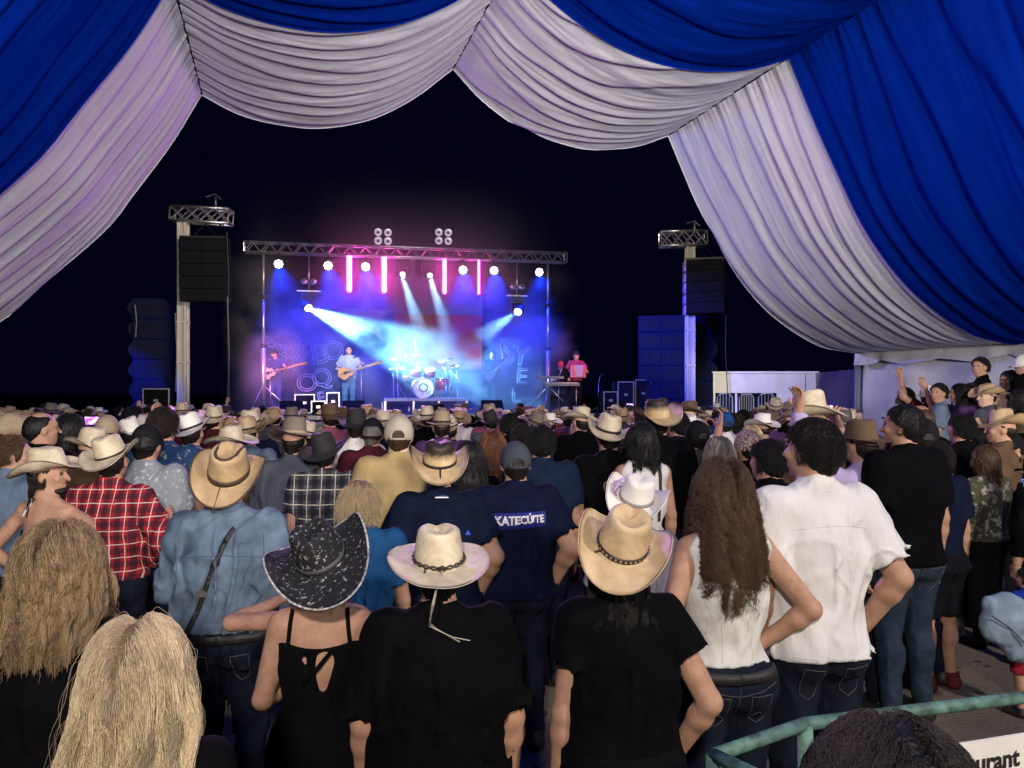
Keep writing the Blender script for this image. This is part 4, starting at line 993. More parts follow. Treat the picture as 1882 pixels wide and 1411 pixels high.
def moving_head(px, py, lab, b=.3, r=.12, pole_top=None, tilt=-35, yaw=0):
    c = SPX(px, py, b); t = empty('moving_head', c, RZ); tag(t, lab, 'stage light', 'moving head lights'); Mx = Matrix.Rotation(R(yaw), 3, 'Z') @ Matrix.Rotation(R(-(90+tilt)), 3, 'X')
    m_ = MB(); m_.lathe([(.05,.34),(.12,.32),(.15,.16),(r*1.15,.02),(r,.0)], (0,0,0), 20, Mx); m_.build('head', M_blk, t)
    m_ = MB(); m_.lathe([(.001,.004),(r*.9,.004)], (0,0,0), 18, Mx); m_.build('lens', M_lens_w, t)
    m_ = MB()
    for s in (-1, 1): m_.box((s*.19, .14, .10), (.045, .12, .36))
    m_.box((0, .14, .28), (.42, .14, .06)); m_.build('yoke', M_blk, t)
    m_ = MB(); m_.box((0,.14,.37), (.40,.30,.12)); m_.build('base', M_blk, t)
    if pole_top is not None:
        zt_ = SPX(px, pole_top, b)[2]-c[2]
        m_ = MB(); m_.cyl((0,.14,.43), (0,.14,zt_), .022, 8); m_.build('drop_pole', M_truss, t)
        m_ = MB(); m_.box((0,.14,.47), (.62,.05,.03)); m_.build('crossbar', M_truss, t)
        for s in (-1, 1):
            m_ = MB(); m_.lathe([(.03,-.05),(.085,-.05),(.095,.02),(.03,.03)], (s*.12,.06,.72), 14, Matrix.Rotation(R(90),3,'X')); m_.build('blinder_lamp', mat('reflector', (.7,.68,.72), .25, .8), t)
        m_ = MB(); m_.box((0,.12,.72), (.40,.06,.05)); m_.build('blinder_bar', M_blk, t)
    return t
moving_head(567, 566, 'moving head on a drop pole at left throwing the wide pale beam', b=.35, pole_top=462, yaw=35)
moving_head(952, 573, 'moving head on a drop pole at right with a faint beam', b=.35, pole_top=480, yaw=-30)
moving_head(740, 504, 'small moving head under the truss just right of the second pink tube', b=.3, r=.075, tilt=-20)
moving_head(790, 506, 'small moving head under the truss left of the third pink tube', b=.3, r=.075, tilt=-20)
for px_, lab in ((704, 'four-lamp blinder standing on the truss above the second pink tube'), (815, 'four-lamp blinder standing on the truss above the third pink tube')):
    c = SPX(px_, 436, .14); t = empty('blinder', c, RZ); tag(t, lab, 'stage light', 'four-lamp blinders on top of the truss')
    for sx in (-.13, .13):
        for sz in (-.10, .13):
            m_ = MB(); m_.lathe([(.035,.0),(.04,-.03),(.09,-.06),(.105,-.05),(.10,.02),(.05,.06)], (sx,0,sz), 16, Matrix.Rotation(R(90),3,'X').inverted()); m_.build('reflector_lamp', mat('blinder_rim', (.85,.82,.86), .3, .5, emit=(.8,.7,.9), estr=.25), t)
    m_ = MB(); m_.box((0,.05,.015), (.30,.03,.03)); m_.cyl((0,.05,.12), (0,.05,-.30), .016, 6); m_.build('bracket', M_blk, t)
def aim(px, py, b, tx, ty, tb, power, c, size, blend, soft=.05):
    lamp('SPOT', 'beam_lamp', Vector(SPX(px, py, b))+Vector((0,-.12,-.03)), SPX(tx, ty, tb), power, c, spot_size=R(size), spot_blend=blend, shadow_soft_size=soft)
aim(571, 566, .35, 800, 668, 1.3, 36000, (.20,.62,.95), 34, .8)
aim(948, 574, .35, 820, 660, 1.8, 1500, (.35,.75,1.0), 30, .5)
aim(740, 506, .3, 800, 690, 1.6, 4500, (.30,.62,1.0), 20, .7)
aim(790, 508, .3, 860, 720, 1.8, 4500, (.30,.62,1.0), 20, .7)
# audience-facing colour from the rig
lamp('SPOT', 'magenta_wash', SPX(690, 450, -.9), (0, 5, .9), 2600, (1, .12, .85), spot_size=R(62), spot_blend=.5, shadow_soft_size=.4)
lamp('SPOT', 'crowd_wash', SPX(760, 450, -.9), (-.5, 14.2, 1.6), 1500, (.95,.85,1), spot_size=R(90), spot_blend=.8, shadow_soft_size=.3)
lamp('AREA', 'blue_wash', SPX(600, 450, -.9), (-1, 10, 2.5), 600, (.12, .15, 1), shape='DISK', size=1.0)
for px_, b__, c__, w__ in ((641,.2,(.75,.80,1),420), (506,.4,(1,.35,.66),800), (1045,.8,(1,.30,.50),230), (775,1.3,(.8,.75,1),300)):
    q_ = SPX(px_, 0, b__); lamp('SPOT', 'performer_fill', (q_[0]+1.2, q_[1]-5.5, 5.6), (q_[0], q_[1], DECK+1.1), w__*8, c__, spot_size=R(18), spot_blend=.7, shadow_soft_size=.15)  # spots added in mid-air to brighten the performers, no fixtures
lamp('SPOT', 'trailer_fill', TP(6.5, 11.2, 6.0), P(1420, 720, 23), 4200, (1,.93,.82), spot_size=R(24), spot_blend=.5, shadow_soft_size=.2)  # spot without a fixture, added to brighten the trailer
for px_, d_ in ((337, 19.9), (1268, 22.6)):
    lamp('SPOT', 'mast_fill', TP(2.6, 11.2, 7.2), P(px_, 540, d_), 2800, (1,.88,.70), spot_size=R(26), spot_blend=.6, shadow_soft_size=.2)  # unseen spots added to brighten the lifting masts
lamp('SPOT', 'stack_fill', SPX(1010, 470, -3.5), (4.9, 23.2, 2.8), 4500, (.0, .03, 1), spot_size=R(50), spot_blend=.7, shadow_soft_size=.2)  # blue spot added to colour the right speaker stacks, no fixture
lamp('SPOT', 'stack_fill', (-11.6, 15.2, 3.6), (-9.85, 19.6, 2.1), 3000, (.0, .03, 1), spot_size=R(23), spot_blend=.4, shadow_soft_size=.2)  # out-of-view blue spot added for the left speaker stack
# drifting stage smoke
sm_ = bpy.data.materials.new('stage_smoke'); sm_.use_nodes = True; nt_ = sm_.node_tree; nt_.nodes.clear()
out_ = nt_.nodes.new('ShaderNodeOutputMaterial'); pv = nt_.nodes.new('ShaderNodeVolumePrincipled'); nt_.links.new(pv.outputs[0], out_.inputs['Volume']); pv.inputs['Color'].default_value = (.9,.95,1,1); pv.inputs['Anisotropy'].default_value = .15
tc_ = nt_.nodes.new('ShaderNodeTexCoord'); mp_ = nt_.nodes.new('ShaderNodeMapping'); nt_.links.new(tc_.outputs['Object'], mp_.inputs[0]); mp_.inputs['Scale'].default_value = (.50,.5,.72); mp_.inputs['Rotation'].default_value = (0,R(20),0)
ns_ = nt_.nodes.new('ShaderNodeTexNoise'); ns_.inputs['Scale'].default_value = 1.0; ns_.inputs['Detail'].default_value = 4; ns_.inputs['Roughness'].default_value = .6; nt_.links.new(mp_.outputs[0], ns_.inputs['Vector'])
rp_ = nt_.nodes.new('ShaderNodeMapRange'); rp_.inputs['From Min'].default_value = .41; rp_.inputs['From Max'].default_value = .72; rp_.inputs['To Min'].default_value = .002; rp_.inputs['To Max'].default_value = .95; nt_.links.new(ns_.outputs['Fac'], rp_.inputs[0])
sp_ = nt_.nodes.new('ShaderNodeSeparateXYZ'); nt_.links.new(tc_.outputs['Object'], sp_.inputs[0])
def mth(op, a, b=None, cl=False):
    m = nt_.nodes.new('ShaderNodeMath'); m.operation = op; m.use_clamp = cl
    for i, v in enumerate((a, b)):
        if v is None: continue
        if isinstance(v, (int, float)): m.inputs[i].default_value = v
        else: nt_.links.new(v, m.inputs[i])
    return m.outputs[0]
ex = mth('MULTIPLY', mth('SUBTRACT', 4.7, mth('ABSOLUTE', sp_.outputs[0])), 1.0, True); ez_ = mth('MULTIPLY', mth('SUBTRACT', 6.9, sp_.outputs[2]), .30, True)
ez2 = mth('MULTIPLY', mth('SUBTRACT', 4.2, sp_.outputs[2]), .5, True)
tube_halo = mth('MULTIPLY', mth('MULTIPLY', mth('MULTIPLY', mth('SUBTRACT', sp_.outputs[2], 2.7), .8, True), mth('MULTIPLY', mth('SUBTRACT', 3.0, mth('ABSOLUTE', mth('SUBTRACT', sp_.outputs[0], .4))), .6, True)), mth('MULTIPLY', mth('MULTIPLY', ez_, ez_), .36))  # extra density added round the tubes to give their glow a halo
lowd = mth('MULTIPLY', mth('MULTIPLY', mth('MULTIPLY', ex, ex), mth('MULTIPLY', ez_, ez_)), mth('ADD', .010, mth('MULTIPLY', mth('MULTIPLY', mth('SUBTRACT', sp_.outputs[2], 2.2), .5, True), .05))); hid = mth('MULTIPLY', mth('MULTIPLY', ex, ez2), rp_.outputs[0])
nt_.links.new(mth('ADD', mth('ADD', lowd, hid), tube_halo), pv.inputs['Density'])
mb = MB(); mb.box((0, .85, 3.45), (10.8, 3.0, 6.9)); sk_ = mb.mesh('stage_smoke'); so = link('stage_smoke', sk_, None, sm_); so.location = SA(4.15, 0, DECK+.02); so.rotation_euler = (0,0,RZ); tag(so, kind='stuff')

# PA towers, flown arrays, ground stacks
def cabinet_mesh(w_, dp, h_, front_y, split=True):
    m_ = MB(); g = .012
    m_.box((0, dp/2, h_/2), (w_, dp, h_-g))
    for s in (-1, 1):
        m_.box((s*w_*.25, -.012, h_/2), (w_*.47, .03, h_*.86))
        m_.box((s*w_*.25, -.03, h_*.5), (w_*.30, .012, .05)); m_.cyl((s*w_*.25, -.032, h_*.5), (s*w_*.25, -.05, h_*.5), .018, 8)
        m_.box((s*(w_/2-.02), -.035, h_*.5), (.025, .03, h_*.7))
    return m_.mesh('cabinet')
def grille_mesh(w_, h_):
    m_ = MB()
    for s in (-1, 1):
        for q in (-1, 1):
            m_.lathe([(.001,-.02),(h_*.12,-.05),(h_*.30,-.015),(h_*.36,-.045),(h_*.40,-.04)], (s*w_*.25+q*w_*.10, -.0, h_/2), 12, Matrix.Rotation(R(-90), 3, 'X'))
    return m_.mesh('driver')
M_mast = mat('mast_cream', (.62,.58,.50), .45, noise=(5,.12)); M_drv = mat('driver_cone', (.006,.008,.02), .7, spec=.15)
def pa_tower(pxm, ytop, ybm, px0, px1, d, lab, mast_w):
    k_ = F/d; c = P(pxm, 0, d); t = empty('lifting_tower', (c[0], c[1], 0)); tag(t, lab, 'tower'); zt_ = CAMZ+(HY-ybm)/k_
    for sx in (-1, 1):
        for sy in (-1, 1):
            m_ = MB(); m_.box((sx*mast_w*.38, sy*mast_w*.38, zt_/2), (mast_w*.24, mast_w*.24, zt_)); m_.build('mast_rail', M_mast, t)
    m_ = MB(); m_.box((0, 0, zt_/2), (mast_w*.62, mast_w*.7, zt_-.02)); m_.build('mast_core', mat('mast_core', (.48,.45,.40), .5), t)
    for z in np.arange(.6, zt_-.1, 1.05):
        m_ = MB(); m_.box((0, 0, float(z)), (mast_w*1.06, mast_w*1.06, .05)); m_.build('collar', M_mast, t)
    for a in range(4):
        m_ = MB(); q = a*90+45; m_.tube([(0,0,.9), (1.1*math.cos(R(q)), 1.1*math.sin(R(q)), .06)], .03, 6); m_.box((1.1*math.cos(R(q)), 1.1*math.sin(R(q)), .03), (.2,.2,.06)); m_.build('leg', M_mast, t)
    zz = CAMZ+(HY-ytop)/k_; p0 = P(px0, ytop, d); p1 = P(px1, ytop+(6 if d < 21 else -2), d)
    tt = truss('tower_truss', (p0[0], d-.17, zz), (p1[0], d-.17, p1[2]), 26/k_, .34, lab.replace('white lifting mast', 'short cross truss on the mast'), step=.38, chord_r=.036, brace_r=.018, xb=True)
    m_ = MB(); m_.cyl(P(0,0,1) and ((p0[0]+p1[0])/2+.35, d, zz), ((p0[0]+p1[0])/2+.35, d, zz+.28), .03, 6); m_.tube([((p0[0]+p1[0])/2+.1, d, zz+.26), ((p0[0]+p1[0])/2+.35, d, zz+.34), ((p0[0]+p1[0])/2+.5, d, zz+.2)], .025, 5)
    tag(m_.build('rigging_hook', M_truss), 'small rigging bracket on top of the '+('left' if d < 21 else 'right')+' tower truss', 'bracket')
pa_tower(337, 380, 404, 318, 425, 19.9, 'tall white lifting mast left of the stage', .235)
pa_tower(1268, 427, 447, 1213, 1297, 22.6, 'tall white lifting mast right of the stage', .26)
def line_array(px0, px1, y0, y1, d, n, lab, rz, bend=0.0):
    k_ = F/d; c = P((px0+px1)/2, y0, d); t = empty('line_array', c, rz); tag(t, lab, 'speaker array'); w_ = (px1-px0)/k_/max(.5, math.cos(rz)); h_ = (y1-y0)/k_/n; me = cabinet_mesh(w_, .55, h_, 0); gm_ = grille_mesh(w_, h_)
    for i in range(n):
        o = link('cabinet', me, t, M_blkcab); o.location = (0, bend*i*i*.018, -h_*(i+1)); o.rotation_euler = (R(bend*i*2.2), 0, 0)
    m_ = MB(); m_.box((0,.25,.04), (w_*1.0,.5,.06)); m_.tube([(-w_*.3,.25,.06), (0,.25,.42), (w_*.3,.25,.06)], .012, 5); m_.build('fly_bar', M_blk, t)
    m_ = MB(); m_.tube([(w_*.5+.02,.1,.2), (w_*.56,.1,-1.0), (w_*.53,.1,-2.6), (w_*.60,.1,-4.2)], .014, 5); m_.build('cable', M_blk, t)
    return t
line_array(330, 412, 438, 553, 19.5, 5, 'flown black speaker array of five cabinets on the left mast', R(4), .3)
t_ = line_array(1263, 1329, 477, 576, 22.2, 5, 'flown black speaker array with violet-lit edge on the right mast', R(-14), -.6)
m_ = MB()
for i in range(5):
    x0_ = -.60; m_.box((x0_, .22+.02*i, -.17-.318*i), (.05, .42, .28), (0,0,R(8)))
m_.build('side_grille', mat('grille_painted_light', (.34,.22,.55), .5, noise=(9,.7)), t_)  # violet stage light painted into the grille colour
def ground_stack(px0, px1, y0, d, lab, rz, rows, c=(.02,.03,.10)):
    k_ = F/d; c_ = P((px0+px1)/2, 0, d); t = empty('speaker_stack', (c_[0], c_[1], 0), rz); tag(t, lab, 'speaker stack', 'tall ground stacks of speakers either side of the stage'); w_ = (px1-px0)/k_; H_ = CAMZ+(HY-y0)/k_; h_ = (H_-.15)/rows
    me = cabinet_mesh(w_, .9, h_, 0); dm = grille_mesh(w_, h_); m_c = mat('stack_painted_blue_light', (.008,.012,.055), .85, spec=.1, bump=(30,.6,.01))  # black cabinets with blue stage light mixed into their base colour
    for i in range(rows):
        o = link('cabinet', me, t, m_c); o.location = (0, -.03*i, .15+h_*i); o.rotation_euler = (R(-1.5*i/2), 0, 0)
        q = link('driver', dm, o, M_drv)
    m_ = MB(); m_.box((0,.45,.07), (w_*1.1,1.0,.14)); m_.build('base', M_blk, t); return t
ground_stack(248, 302, 549, 19.6, 'tall blue-lit ground stack of speakers left of the left mast', R(10), 8)
ground_stack(1174, 1256, 580, 23.2, 'tall blue-lit ground stack of speakers just left of the right mast', R(-12), 8)
ground_stack(1277, 1308, 580, 24.2, 'dark blue-lit speaker stack seen edge-on right of the right mast', R(20), 6)
for px_, a_, b_, d_ in ((248, 560, 620, 19.2), (322, 575, 720, 19.8), (418, 545, 745, 19.6)):
    m_ = MB(); m_.tube([P(px_, a_, d_), P(px_+3, (a_+b_)/2, d_), P(px_+1, b_, d_)], .018, 5); tag(m_.build('cable', mat('cable_grey', (.12,.11,.11), .6)), {248: 'thin pale strut left of the left speaker stack', 322: 'cable running down beside the left mast', 418: 'loose cable hanging below the left flown array'}[px_], 'cable')
# stage clutter
def flight_case(px, py0, py1, wpx, b, lab, dp=.5, m=None):
    c = SPX(px, py1, b); k_ = kx(px, b); t = empty('flight_case', (c[0], c[1], DECK+.02), RZ); tag(t, lab, 'case'); w_, h_ = wpx/k_, (py1-py0)/k_; z0_ = max(0, c[2]-DECK-.02)*0
    m_ = MB(); m_.box((0, dp/2, h_/2+z0_), (w_, dp, h_)); m_.build('shell', m or M_blkcab, t)
    for sx in (-1, 1):
        m_ = MB(); m_.box((sx*w_/2, -.005, h_/2), (.03, .03, h_+.02)); m_.build('edge', M_truss, t)
    for sz in (0, 1):
        m_ = MB(); m_.box((0, -.008, h_*sz), (w_+.03, .03, .03)); m_.build('edge', M_truss, t)
    m_ = MB(); m_.box((0, -.02, h_*.55), (.10, .03, .07)); m_.build('latch', M_truss, t); return t
flight_case(1150, 704, 756, 30, .9, 'large flight case right of the accordion player'); flight_case(1182, 701, 756, 30, 1.2, 'tall dark flight case beside the right speaker stack'); flight_case(1122, 722, 757, 26, .4, 'low grey case between the accordion player and the large cases')
flight_case(612, 712, 748, 22, .7, 'guitar amplifier cabinet left of the singer'); flight_case(560, 725, 758, 34, .6, 'low equipment case behind the bassist'); flight_case(585, 735, 758, 24, -.5, 'small monitor box near the bassist'); flight_case(287, 742, 790, 44, -.6, 'pale-edged case at the foot of the left stack')
def wedge(px, b, lab):
    c = SPX(px, 0, b); t = empty('monitor_wedge', (c[0], c[1], DECK), RZ+math.pi); tag(t, lab, 'monitor', 'floor monitor wedges along the stage edge')
    m_ = MB(); m_.prism([(-.2,0),(.22,0),(.22,.10),(-.06,.36),(-.2,.34)], .55, Matrix.Rotation(R(90), 4, 'Z') @ Matrix.Rotation(R(90), 4, 'X')); m_.build('shell', M_blkcab, t)
for px_, lab in ((650, 'floor monitor wedge before the singer'), (535, 'floor monitor wedge before the bassist'), (905, 'floor monitor wedge right of the drum riser')): wedge(px_, -.7, lab)
def mic_stand(px, b, h_, lab, boom=.3):
    c = SPX(px, 0, b); t = empty('microphone_stand', (c[0], c[1], DECK)); tag(t, lab, 'microphone stand', 'microphone stands on stage')
    m_ = MB(); m_.cyl((0,0,.05), (0,0,h_*.8), .013, 6); m_.build('pole', M_truss, t); m_ = MB(); m_.tube([(0,0,h_*.8), (boom,-.02,h_)], .010, 6); m_.build('boom', M_truss, t)
    for a in (90, 210, 330):
        m_ = MB(); m_.tube([(0,0,.12), (.28*math.cos(R(a)), .28*math.sin(R(a)), .02)], .012, 5); m_.build('leg', M_truss, t)
    m_ = MB(); m_.tube([(boom,-.02,h_), (boom+.11,-.04,h_+.04)], [.016,.028], 8); m_.build('microphone', M_blk, t)
for px_, b_, h_, lab, bm in ((664,.1,1.5,'microphone stand just right of the singer',-.2),(724,1.6,1.45,'microphone stand at the left of the drum kit',.2),(826,1.2,1.3,'boom stand at the right of the drum kit',-.2),(842,1.5,1.2,'boom stand right of the cymbals',-.25),(1100,.9,1.05,'microphone stand right of the accordion player',.05),(1027,.2,1.25,'microphone stand before the keyboard player',.1),(497,.2,1.2,'microphone stand before the seated bassist',.2)): mic_stand(px_, b_, h_, lab, bm)
# drum riser and kit
c_ = SPX(778, 0, 1.3); rs = empty('drum_riser', (c_[0], c_[1], DECK), RZ); tag(rs, 'low white-edged riser under the drum kit', 'riser')
kd = kx(778, .4); RH = .40
m_ = MB(); m_.box((0,0,RH-.04), (2.3,1.8,.08)); m_.build('platform', mat('riser_white', (.70,.68,.70), .4), rs)
for x in (-1.12, -.35, .35, 1.12):
    for y in (-.86, .86):
        m_ = MB(); m_.box((x,y,(RH-.08)/2), (.05,.05,RH-.08)); m_.build('leg', M_truss, rs)
m_ = MB(); m_.box((-.75,-.92,.13), (.5,.02,.24)); m_.build('front_panel', M_blkcab, rs); m_ = MB(); m_.box((.1,-.92,.13), (.5,.02,.24)); m_.build('front_panel', M_blkcab, rs)
dk_ = empty('drum_kit', (c_[0], c_[1], DECK+RH), RZ); tag(dk_, 'drum kit on the riser with bright bass drum head', 'drum kit')
M_shell = mat('drum_shell', (.35,.05,.10), .25, .2); M_head = mat('drum_head', (.75,.74,.72), .5, noise=(12,.25)); M_brass = mat('cymbal_brass', (.75,.55,.25), .3, .9)
def drum(name, c, r, h, rot, m=M_shell):
    M3 = Euler(rot).to_matrix(); a = MB(); a.lathe([(r*.98,-h/2),(r,-h/2),(r,h/2),(r*.98,h/2)], c, 22, M3); o = a.build(name, m, dk_)
    for s in (-1, 1):
        a = MB(); a.lathe([(.001,s*h*.5),(r*.97,s*h*.5)], c, 22, M3); a.build('drum_skin', M_head, o)
        a = MB(); a.lathe([(r*.95,s*h*.47),(r*1.05,s*h*.47),(r*1.05,s*h*.53),(r*.95,s*h*.53),(r*.95,s*h*.47)], c, 22, M3); a.build('hoop', M_truss, o)
drum('bass_drum', (-.05,-.35,.29), .29, .40, (R(90),0,0)); drum('rack_tom', (-.24,-.25,.72), .16, .2, (R(25),0,0)); drum('rack_tom', (.16,-.25,.72), .16, .2, (R(25),0,0)); drum('floor_tom', (.55,.05,.38), .2, .36, (0,0,0)); drum('snare_drum', (-.42,.05,.58), .18, .14, (0,0,0))
em = MB(); em.lathe([(.10,-.212),(.13,-.212)], (-.05,-.35,.29), 18, Matrix.Rotation(R(90),3,'X').inverted()); em.build('ring_print', mat('print_dark', (.05,.05,.06), .6), dk_)
for (x, y, z, r, tl) in ((-.75,-.25,1.08,.22,12), (-.15,.15,1.25,.20,-8), (.62,-.2,1.10,.24,-14), (.95,-.1,.95,.22,-16), (-.85,.15,.85,.17,0)):
    a = MB(); a.lathe([(.001,.03),(.035,.028),(.05,.008),(r,-.01),(r,-.013),(.05,.004)], (x,y,z), 20, Euler((R(14),R(tl),0)).to_matrix()); o = a.build('cymbal', M_brass, dk_)
    a = MB(); a.cyl((x,y,.1), (x,y,z), .012, 6)
    for q in (30,150,270): a.tube([(x,y,.42), (x+.26*math.cos(R(q)), y+.26*math.sin(R(q)), .01)], .012, 5)
    a.build('stand', M_truss, o)
# keyboards at the right
c_ = SPX(1032, 0, .1); kb = empty('keyboard', (c_[0], c_[1], DECK), RZ-.15); tag(kb, 'pale keyboard on a metal stand before the capped player', 'keyboard')
m_ = MB(); m_.box((0,0,.78), (1.0,.30,.08)); m_.build('case', mat('keys_case', (.10,.09,.10), .4), kb)
m_ = MB(); m_.box((0,-.03,.825), (.92,.14,.02)); m_.build('keys', mat('keys_white', (.75,.72,.70), .35), kb)
m_ = MB(); m_.box((-.32,.02,.98), (.75,.26,.07)); m_.build('upper_case', mat('keys_case'), kb)
for s in (-1, 1):
    m_ = MB(); m_.tube([(s*.42,0,0), (s*.42,0,.76)], .02, 6); m_.tube([(s*.42,-.22,.02), (s*.42,.22,.02)], .02, 6); m_.build('stand_leg', M_truss, kb)
m_ = MB(); m_.box((.05,.3,.25), (.7,.4,.5)); m_.build('riser_case', M_blkcab, kb)

# ------------------------------------------------------------------ clothes
W_ = cloth('cotton_white', (.60,.59,.58), .06); BK = cloth('cotton_black', (.0022,.0022,.0030), .3); NV = cloth('cotton_navy', (.005,.008,.022), .3); NV2 = cloth('cotton_deep_blue', (.008,.016,.038), .3)
DEN = cloth('chambray_blue', (.095,.135,.185), .40, sc=11); YEL = cloth('cotton_mustard', (.34,.25,.11), .15); GRY = cloth('cotton_grey', (.06,.066,.085), .25); LGR = cloth('cotton_pale_grey', (.26,.26,.27), .15)
LBL = cloth('cotton_light_blue', (.12,.17,.24), .2); TEAL = cloth('cotton_bright_blue', (.012,.06,.16), .2); MAR = cloth('cotton_maroon', (.055,.010,.016), .3); OLV = cloth('cotton_olive', (.05,.05,.035), .3); BRN = cloth('cotton_brown', (.10,.06,.035), .25)
LAV = cloth('cotton_lavender', (.40,.33,.52), .15); PNK = cloth('cotton_pink', (.26,.07,.12), .2); CRM = cloth('cotton_cream', (.55,.50,.40), .12); PUR = cloth('cotton_plum', (.07,.03,.10), .3)
RPL = plaid('plaid_red', (.30,.012,.02), (.012,.010,.02), (.62,.50,.44)); BPL = plaid('plaid_black_cream', (.06,.06,.075), (.008,.008,.012), (.55,.50,.38), .095, .10)
FLO = printed('floral_pink', (.03,.025,.03), [(.5,.08,.16), (.7,.6,.6)], 40); BLP = printed('print_blue_gold', (.008,.03,.09), [(.015,.05,.13), (.42,.34,.16)], 24, .60); STR = printed('stripe_pale', (.20,.215,.235), [(.16,.2,.26), (.55,.55,.55)], 30, .58); CHK = plaid('check_grey', (.30,.33,.40), (.14,.15,.22), (.5,.5,.55), .03, .03)
S_cream = straw('straw_cream', (.60,.52,.37)); S_tan = straw('straw_tan', (.43,.31,.165)); S_gold = straw('straw_gold', (.57,.43,.25)); S_white = mat('felt_white', (.72,.69,.62), .85, bump=(200,.2,.001), noise=(6,.06))
S_dark = straw('straw_dark_crown', (.58,.44,.24), (.055,.095,(.022,.015,.010))); F_blk = mat('felt_black', (.014,.013,.015), .85, bump=(200,.3,.001)); F_brn = mat('felt_brown', (.11,.065,.035), .85, noise=(8,.2), bump=(200,.2,.001)); F_gry = mat('felt_grey_brown', (.16,.13,.10), .85, noise=(8,.2), bump=(200,.2,.001)); F_tan = mat('felt_tan', (.33,.25,.16), .85, noise=(8,.2), bump=(200,.2,.001))
TOOL = printed('tooled_black', (.013,.013,.015), [(.10,.10,.10), (.42,.42,.40)], 52, .60)
C_blk = cloth('cap_black', (.010,.010,.012), .2); C_gry = cloth('cap_grey', (.045,.055,.065), .2); C_blu = cloth('cap_blue', (.015,.06,.2), .2); C_wht = cloth('cap_white', (.6,.58,.55), .1); C_red = cloth('cap_red', (.4,.03,.03), .2)
M_white_print = mat('print_white', (.7,.68,.66), .7); M_red_print = mat('print_red', (.5,.02,.02), .7); M_blue_print = mat('print_blue', (.02,.05,.55), .7); M_gold_print = mat('print_gold', (.28,.24,.17), .7)

# ------------------------------------------------------------------ musicians (they face the crowd)
def at_stage(px, b): c = SPX(px, 0, b); return (c[0], c[1])
def local(root, p): return root.matrix_basis @ Vector(p)
def guitar(root, lab, body_c, neck_dir, m, solid=True, flip=1, nl=.62, bs=1.0):
    """body_c and neck_dir in the player's own space (he faces +Y, his right is +X)"""
    bpy.context.view_layer.update()
    d = Vector(neck_dir).normalized(); nrm = Vector((0,1,0)); up = nrm.cross(d).normalized(); nrm = d.cross(up).normalized()
    t = bpy.data.objects.new('guitar', None); col.objects.link(t); M4 = Matrix((( d.x, up.x, nrm.x, body_c[0]), (d.y, up.y, nrm.y, body_c[1]), (d.z, up.z, nrm.z, body_c[2]), (0,0,0,1)))
    t.matrix_world = root.matrix_basis @ M4; tag(t, lab, 'guitar')
    out = []
    for i in range(36):
        a = i/36*2*math.pi; x = -.02+.205*math.cos(a); y = (.150+.030*(x < -.02)-.045*math.exp(-((x-.02)/.07)**2))*math.sin(a)
        if x > .13 and y*flip > .02: x -= .06
        out.append((x*bs, y*bs))
    a_ = MB(); a_.prism(out, .045); a_.build('guitar_body', m, t)
    a_ = MB(); a_.box((.16+nl/2, 0, .012), (nl, .045, .022)); a_.build('neck', mat('maple', (.55,.33,.13), .35), t)
    a_ = MB(); a_.prism([(.16+nl,-.03),(.16+nl+.17,-.045),(.16+nl+.18,.02),(.16+nl,.035)], .018); a_.build('headstock', mat('maple'), t)
    a_ = MB(); a_.box((-.03,0,.028), (.10,.07,.01)); a_.box((.06,0,.028), (.03,.06,.01)); a_.build('pickguard', M_blk, t)
    a_ = MB(); a_.box((.2,0,.03), (.75,.022,.003)); a_.build('string', M_silver, t)
M_wood = mat('guitar_amber', (.55,.28,.07), .25, noise=(5,.2))
cx_, cy_ = at_stage(641, .2)
sg = person('singer in a short-sleeved pale check shirt and jeans playing a blond guitar', (cx_, cy_, DECK), 1.80, 180, arms=('strum','fret'), top='tee', topm=cloth('shirt_check_grey', (.34,.36,.42), .25, sc=40), legm=cloth('jeans_sky', (.07,.17,.30), .2), hair='short', hairc='brown', hm=hmat(12, 4), skin_=1, eyes=True, group='musicians on stage', face=math.pi+.10, res=.014)
guitar(sg, 'blond electric guitar held by the singer', (.02, .235, 1.06), (-.9,.10,.28), M_wood)
cx_, cy_ = at_stage(506, .4)
bs_ = person('bass player in a navy shirt and dark cap leaning over his guitar', (cx_, cy_, DECK), 1.72, 168, arms=('strum','fret'), top='tee', topm=cloth('shirt_indigo', (.03,.035,.12), .2), legm=cloth('jeans_indigo', (.05,.07,.30), .2), hair='short', hairc='dark', hm=hmat(-28, 14, off=(0,.03,-.01)), skin_=1, cap=C_blk, eyes=True, group='musicians on stage', face=math.pi+.10, res=.014, b=1.08)
guitar(bs_, 'pale bass guitar held by the player at the left', (.05, .235, 1.10), (-.92,.15,.22), mat('bass_cream', (.6,.5,.35), .3), nl=.80)
cx_, cy_ = at_stage(747, 1.9)
person('drummer sitting behind the drum kit in a dark shirt', (cx_, cy_, DECK+RH-.28), 1.72, 180, arms=('front','raise'), topm=GRY, hair='short', group='musicians on stage', face=math.pi+.10, skin_=1, cap=C_blk)
cx_, cy_ = at_stage(906, 1.3)
fd = person('guitarist half lost in the blue smoke right of the drums', (cx_, cy_, DECK), 1.76, 170, arms=('strum','raise'), topm=NV, legm=M_jeansK, hair='short', hm=hmat(-30, 5), group='musicians on stage', face=math.pi+.10, skin_=1)
guitar(fd, 'dark guitar pointing up in the blue smoke', (.06, .235, 1.08), (-.75,.15,.60), mat('guitar_dark', (.10,.03,.02), .3))
cx_, cy_ = at_stage(1030, .75)
